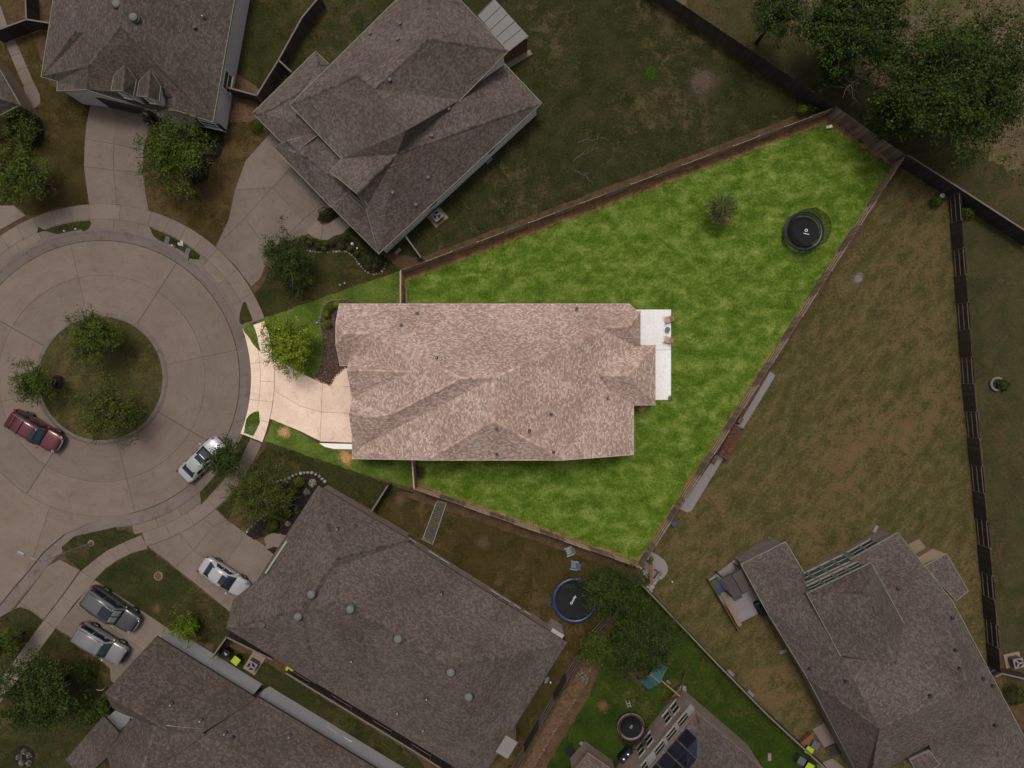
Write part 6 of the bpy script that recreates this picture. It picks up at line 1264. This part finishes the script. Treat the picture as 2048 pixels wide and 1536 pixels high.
# patio of the brick house: ribbed gazebo, bench wall, bin, covered grill
z9 = zm(1410, 1070, 7.68); t = thing('gazebo', 'ribbed brown canopy on posts over the grey patio', 'gazebo', P(1473, 1168, 0)); M['gaz'] = plain('brown_metal_sheet', (.075, .06, .055), .5, .2)
g0, g1, g2, g3 = (P(*z9(*q), 2.35) for q in ((270, 660), (560, 535), (690, 850), (430, 965))); ra, rb_ = P(*z9(408, 610), 2.75), P(*z9(568, 890), 2.75)
for a, b, c_, d_ in ((ra, rb_, g3, g0), (ra, rb_, g2, g1)):
    for i in range(8):
        p0, p1 = a.lerp(d_, i/8), a.lerp(d_, (i+.93)/8); s0, s1 = b.lerp(c_, i/8), b.lerp(c_, (i+.93)/8); o = MB().add([p0, s0, s1, p1], [(0, 1, 2, 3)]).build('roof_sheet', M['gaz'], t); o.modifiers.new('t', 'SOLIDIFY').thickness = .03
MB().beam(ra, rb_, .08, .05).build('ridge', M['black'], t)
for a in (g0, g1, g2, g3): MB().beam((a.x, a.y, .05), (a.x, a.y, 2.33), .1, .1).build('post', M['trim_dark'], t)
for a, b in ((g0, g1), (g3, g2)): MB().beam(a+Vector((0, 0, -.06)), b+Vector((0, 0, -.06)), .1, .1).build('beam', M['trim_dark'], t)
t = thing('bench_wall', 'pale timber bench along the edge of the grey patio', 'bench', P(1455, 1210, 0))
for i in range(3): MB().beam(P(*z9(250+22*i, 895-9*i), .45), P(*z9(515+22*i, 1400-9*i), .45), .12, .04).build('seat_board', M['wood_pale'], t)
for x, y in ((275, 910), (400, 1150), (530, 1385)): MB().box(P(*z9(x, y), .22), (.3, .08, .43), R(28)).build('leg', M['wood_pale'], t)
for i in range(5): MB().beam(P(*z9(45, 668), .15+.2*i), P(*z9(520, 1480), .15+.2*i), .05, .17).build('screen_board', M['wood_orange'], t)
one('storage_crate', MB().box(P(*z9(225, 835), .22), (.75, .8, .42), R(30)), plain('blue_crate', (.012, .028, .07), .5), 'dark blue crate at the end of the pale bench', 'crate', bevel=.03); one('storage_bench', MB().box(P(*z9(165, 740), .2), (.75, .8, .4), R(30)), plain('olive_crate', (.035, .04, .02), .6), 'olive box beside the dark blue crate', 'box', bevel=.03)
t = thing('covered_grill', 'black covered grill against the brick house', 'grill', P(*z9(815, 1095), 0)); p = P(*z9(815, 1095), 0)
MB().box((p.x, p.y, .55), (1.25, .62, 1.0), R(-62)).build('cover', M['black'], t, bevel=.12); MB().tube([(p.x-.55, p.y+.45, .9), (p.x-.2, p.y+.62, .95)], .025, 6).build('handle', M['chrome'], t)
t = thing('low_table', 'low dark slatted table in front of the ribbed canopy', 'table', P(*z9(505, 960), 0)); p = P(*z9(505, 960), .4); MB().box((p.x, p.y, .4), (.8, .35, .05), R(27)).build('table_top', M['trim_dark'], t)
for i, j in ((-1, -1), (1, -1), (1, 1), (-1, 1)): MB().box((p.x+i*.3, p.y+j*.12+i*.13, .22), (.05, .05, .36)).build('leg', M['trim_dark'], t)
# firewood rack and boxes by the back fence slab
zA = zm(1340, 730, 4.6545); t = thing('firewood_rack', 'dark rack of red-brown firewood behind the back fence', 'firewood rack', P(1465, 885, 0)); a, b = P(*zA(615, 570), .0), P(*zA(470, 850), .0); d_ = (b-a).normalized(); nx = Vector((-d_.y, d_.x, 0)); rr = random.Random(2)
for s in (-1, 1): MB().beam(a+nx*s*.5+Vector((0, 0, .12)), b+nx*s*.5+Vector((0, 0, .12)), .08, .12).build('rail', M['trim_dark'], t)
for q in (a, b): 
    for s in (-1, 1): MB().beam(q+nx*s*.5, q+nx*s*.5+Vector((0, 0, 1.1)), .09, .09).build('upright', M['trim_dark'], t)
    MB().beam(q-nx*.5+Vector((0, 0, 1.08)), q+nx*.5+Vector((0, 0, 1.08)), .08, .08).build('end_bar', M['trim_dark'], t)
Lr = (b-a).length; M['log'] = island('split_logs', [(.05, .02, .012), (.11, .045, .025), (.16, .08, .05)], .9)
for i in range(int(Lr/.17)):
    for k in range(3):
        for s in (-.24, .24):
            q = a+d_*(.12+i*.17)+nx*(s+rr.uniform(-.03, .03))+Vector((0, 0, .25+k*.22+rr.uniform(0, .12))); u = nx*.22+d_*rr.uniform(-.05, .05); MB().tube([q-u, q+u], rr.uniform(.06, .09), 6).build('log', M['log'], t)
for (x, y), l in (((650, 515), 'small dark planter box above the firewood rack'), ((410, 885), 'small dark planter box below the firewood rack')):
    q = P(*zA(x, y), .2); o = MB().box((q.x, q.y, .2), (.42, .6, .4), R(-32)); t = thing('planter_box', l, 'planter', (q.x, q.y, 0)); o.build('box', M['trim_dark'], t, bevel=.02); MB().box((q.x, q.y, .41), (.34, .5, .04), R(-32)).build('filling', M['log'], t)
one('bucket', MB().lathe(P(1347, 1046, 0), [(.2, 0), (.27, .4), (.29, .42), (.27, .44), (0, .44)], 20), plain('blue_bucket', (.008, .03, .09), .4), 'round blue tub against the outside of the lot fence', 'tub', smooth=False)
# corner rock garden with timber swing
zB = zm(1240, 1090, 15.36); pad = [zB(*q) for q in ((960, 210), (1200, 330), (1370, 470), (1450, 620), (1470, 760), (1430, 880), (1340, 1000), (1180, 1090), (1090, 1200), (1010, 1370), (900, 1450), (790, 1340), (880, 1220), (930, 1010), (700, 860), (780, 600))]
rg = bed('pale gravel bed with boulders at the lot fence corner', pad, M['slab_grey'], .06); stones(rg, pad[9:]+[pad[0]], M['stone_w'], .3, z=.1, seed=8)
t = thing('garden_swing', 'red-brown timber bench swing over the gravel bed', 'swing', P(*zB(960, 900), 0)); 
for i in range(3): MB().beam(P(*zB(930+30*i, 590), 1.9), P(*zB(925+30*i, 1200), 1.9), .09, .09).build('top_beam', M['wood_orange'], t)
for x, y in ((930, 600), (1000, 600), (900, 1210), (990, 1210)): v = P(*zB(x, y), 1.9); MB().beam((v.x, v.y, 0), (v.x, v.y, 1.88), .1, .1).build('post', M['wood_orange'], t)
M['pane_g'] = plain('pale_green_slats', (.13, .16, .14), .5); a, b = P(*zB(780, 650), .5), P(*zB(860, 1010), .5)
for i in range(6): q0 = P(*zB(700+28*i, 860-30*i), .5); q1 = P(*zB(860+28*i, 1010-30*i), .5); MB().beam(q0, q1, .12, .03).build('seat_slat', M['pane_g'], t)
for i in range(3): MB().tube([P(*zB(1040+30*i, 740), .4), P(*zB(1160+6*i, 840), .6), P(*zB(1020+20*i, 1030), .4)], .03, 6).build('chain_arm', M['trim_dark'], t)
for (x, y, s, l) in ((1040, 1160, .22, 'large pale boulder low on the gravel bed'), (960, 1280, .3, 'widest pale boulder at the tip of the gravel bed'), (1230, 1000, .2, 'pale boulder at the lower rim of the gravel bed'), (880, 1380, .26, 'lowest pale boulder by the fence')):
    one('boulder', MB().lathe(P(*zB(x, y), 0), [(s, 0), (s*1.05, .12), (s*.8, .26), (s*.3, .32), (0, .33)], 9, 1, .8), M['stone_w'], l, 'boulder')
shrub('yellow-green tuft on the gravel bed', *zB(970, 430), 5, .5, 'leaf_box', 220, .1); shrub('small pale tuft near the swing on the gravel bed', *zB(1235, 860), 4, .4, 'leaf_pale', 150, .08)
# round planter, bed of white stones
c = P(1991, 768, 0); t = thing('round_planter', 'round pale stone planter ring in the right yard', 'planter', (c.x, c.y, 0)); MB().lathe((c.x, c.y, 0), [(.62, 0), (.68, .3), (.64, .33), (.48, .33), (.48, .2), (0, .2)], 24).build('ring', M['walk'], t, smooth=False); MB().lathe((c.x, c.y, 0), [(.47, .0), (.47, .23), (.2, .27), (0, .28)], 18).build('soil', M['mulch'], t)
c = P(48, 1512, 0); t = thing('flower_ring', 'dark round bed with white flower clumps at the lower left', 'flower bed', (c.x, c.y, 0)); MB().lathe((c.x, c.y, 0), [(1.0, 0), (1.0, .06), (0, .07)], 24).build('mulch', M['mulch'], t)
for i, (x, y) in enumerate(((49, 1503), (39, 1514), (58, 1510), (44, 1526), (58, 1526))):
    d = unit(rng.normal(size=(160, 3))); d[:, 2] = abs(d[:, 2]); q = np.array(P(x, y, .2)); leafmesh('flower_clump', q+d*np.array([.28, .28, .25]), unit(d+rng.normal(size=(160, 3))*.4), .09, M['leaf_pale'], t)
# small street and lawn fixtures
def lid(label, px, py, mat, sz=(.4, .6), rz=30, name='utility_vault'):
    p = P(px, py, 0); t = thing(name, label, 'utility vault', (p.x, p.y, .05)); MB().box((p.x, p.y, .055), (sz[0], sz[1], .05), R(rz)).build('frame', M['grey_pl'], t, bevel=.01); MB().box((p.x, p.y, .083), (sz[0]-.1, sz[1]-.1, .02), R(rz)).build('cover', M[mat], t); MB().lathe((p.x, p.y, .09), [(.05, 0), (.05, .008), (0, .008)], 10).build('finger_hole', M['black'], t); return t
M['lid_v'] = plain('violet_grey_lid', (.06, .052, .07), .6)
lid('grey utility lid in the grass pocket, left of the pale heart', 335, 480, 'lid_v', rz=-14); lid('grey utility lid in the grass pocket, right of the pale heart', 376, 503, 'lid_v', rz=-22); lid('square grey lid in the lower verge of the lot', 503, 857, 'grey_pl', (.4, .4), 10)
h = [(0, -.32), (.3, 0), (.34, .2), (.2, .34), (0, .2), (-.2, .34), (-.34, .2), (-.3, 0)]; p = P(363, 488, 0); a = R(40)
t = thing('heart_stone', 'pale heart-shaped stone between the two utility lids', 'stone', (p.x, p.y, .05)); MB().prism([(p.x+(x*math.cos(a)-y*math.sin(a))*.85, p.y+(x*math.sin(a)+y*math.cos(a))*.85) for x, y in h], .04, .1).build('heart', M['goal_white'], t, bevel=.02)
for q in ((-.1, .05), (.1, -.06), (.02, -.1)): MB().box((p.x+q[0], p.y+q[1], .103), (.16, .035, .006), .5).build('carved_mark', M['lid_v'], t)
def peg(label, px, py, h_=.6, name='marker_post'): one(name, MB().lathe(P(px, py, 0), [(.07, 0), (.07, h_), (.05, h_+.05), (0, h_+.06)], 12), M['white_pl'], label, 'post')
peg('short white marker post beside the pale heart stone', 350, 493); peg('white utility cap in the upper left grass pocket, left one', 131, 463, .25); peg('white utility cap in the upper left grass pocket, right one', 154, 459, .25); peg('white garden light at the edge of the lot bed', 636, 646, .4)
peg('white vent post in the front turf near the stone-edged bed', 690, 567, .2); peg('white vent post beside the other in the front turf', 681, 570, .2); peg('white post on the straw yard near the gravel bed', 1344, 1163, .2)
c = P(317, 1152, 0); t = thing('manhole_cover', 'round reddish manhole cover in the lower front turf', 'manhole cover', (c.x, c.y, 0)); MB().lathe((c.x, c.y, 0), [(.42, 0), (.42, .03), (.38, .035), (0, .035)], 28).build('ring', M['stone'], t); MB().lathe((c.x, c.y, .02), [(.34, 0), (.34, .025), (0, .025)], 28).build('cover', M['chips'], t)
c = P(1655, 256, 0); t = thing('utility_box', 'small white and green utility box in the top corner of the lot', 'utility box', (c.x, c.y, 0)); MB().box((c.x-.1, c.y, .15), (.3, .25, .3), .3).build('box', plain('green_box', (.3, .5, .35), .5), t, bevel=.02); MB().box((c.x+.18, c.y+.06, .15), (.28, .25, .3), .3).build('lid', M['trim_white'], t, bevel=.02)
one('bucket', MB().lathe(P(1880, 393, 0), [(.16, 0), (.2, .38), (.21, .4), (.19, .4), (.15, .1), (0, .1)], 18), M['white_pl'], 'small white bucket lying by the dark fence', 'bucket'); 
for (x, y), l in (((720, 504), 'round white ornament stone in the curved bed, larger one'), ((715, 497), 'round white ornament stone in the curved bed, smaller one')): pass
for x, y, r_, l in ((705, 488, .14, 'white round ornament in the curved shrub bed, larger one'), (715, 497, .1, 'white round ornament in the curved shrub bed, smaller one')):
    one('garden_ornament', MB().lathe(P(x, y, .03), [(r_, 0), (r_*1.1, .1), (r_*.8, .2), (r_*.4, .24), (0, .22)], 14), M['white_pl'], l, 'ornament')
for x, y, l in ((1460, 1347, 'pale paver block against the play yard fence, upper one'), (1500, 1388, 'pale paver block against the play yard fence, lower one'), (1365, 1378, 'pale paver at the foot of the swing')): one('paver_block', MB().box(P(x, y, .1), (.7, .45, .2), R(-42)), M['slab_grey'], l, 'paver', bevel=.015)
t = thing('board_stack', 'stack of orange boards beside the lime lidded bin', 'boards', P(1614, 1482, 0)); zC = zm(1540, 1380, 9.844)
for i in range(6): MB().beam(P(*zC(600+36*i, 1000-30*i), .35), P(*zC(690+36*i, 1150-30*i), .35), .2, .5).build('board', M['wood_orange'], t)
pp = thing('paved_pad', 'tan concrete pad beside the brick house bins', 'slab', P(1640, 1462, 0)); pp['kind'] = 'structure'; slab(pp, W2([zC(*q) for q in ((830, 770), (1060, 640), (1300, 1020), (1060, 1130))]), 0, .08, M['walk']); slab(pp, W2([zC(*q) for q in ((900, 1470), (1220, 1340), (1480, 1536), (1000, 1600))]), 0, .06, M['walk'])
t = thing('pallet', 'dark slatted pallet beside the brick house', 'pallet', P(1667, 1505, 0))
for i in range(8): MB().beam(P(*zC(1090+42*i, 1140-17*i), .14), P(*zC(1190+36*i, 1320-12*i), .14), .1, .03).build('slat', M['fence'], t)
for k in (0, 1): MB().beam(P(*zC(1090+80*k, 1140+150*k), .07), P(*zC(1390+60*k, 1020+200*k), .07), .08, .1).build('runner', M['fence'], t)
t = thing('covered_grill', 'black double grill beside the brick wall of the solar house', 'grill', P(1250, 1510, 0)); p = P(1250, 1508, .5); MB().box((p.x, p.y, .5), (1.5, .6, .9), R(48)).build('body', M['black'], t, bevel=.08)
for k in (-.3, .3): MB().lathe((p.x+k*math.cos(R(48)), p.y+k*math.sin(R(48)), .95), [(.2, 0), (.2, .1), (.14, .2), (0, .22)], 16).build('lid', M['chrome'], t, smooth=True)
one('dark_mat', MB().box(P(1142, 1504, .04), (.75, 1.0, .08), R(35)), M['black'], 'black rubber mat lying on the play yard grass', 'mat', bevel=.02)
t = thing('white_frame', 'small white Y-shaped post beside the lower left house', 'post', P(214, 1372, 0)); p = P(214, 1372, 0)
MB().tube([p, p+Vector((0, 0, 1.0))], .03, 6).build('post', M['goal_white'], t); MB().tube([p+Vector((-.35, .12, 1.1)), p+Vector((0, 0, .95)), p+Vector((.35, .15, 1.1))], .03, 6).build('arms', M['goal_white'], t)
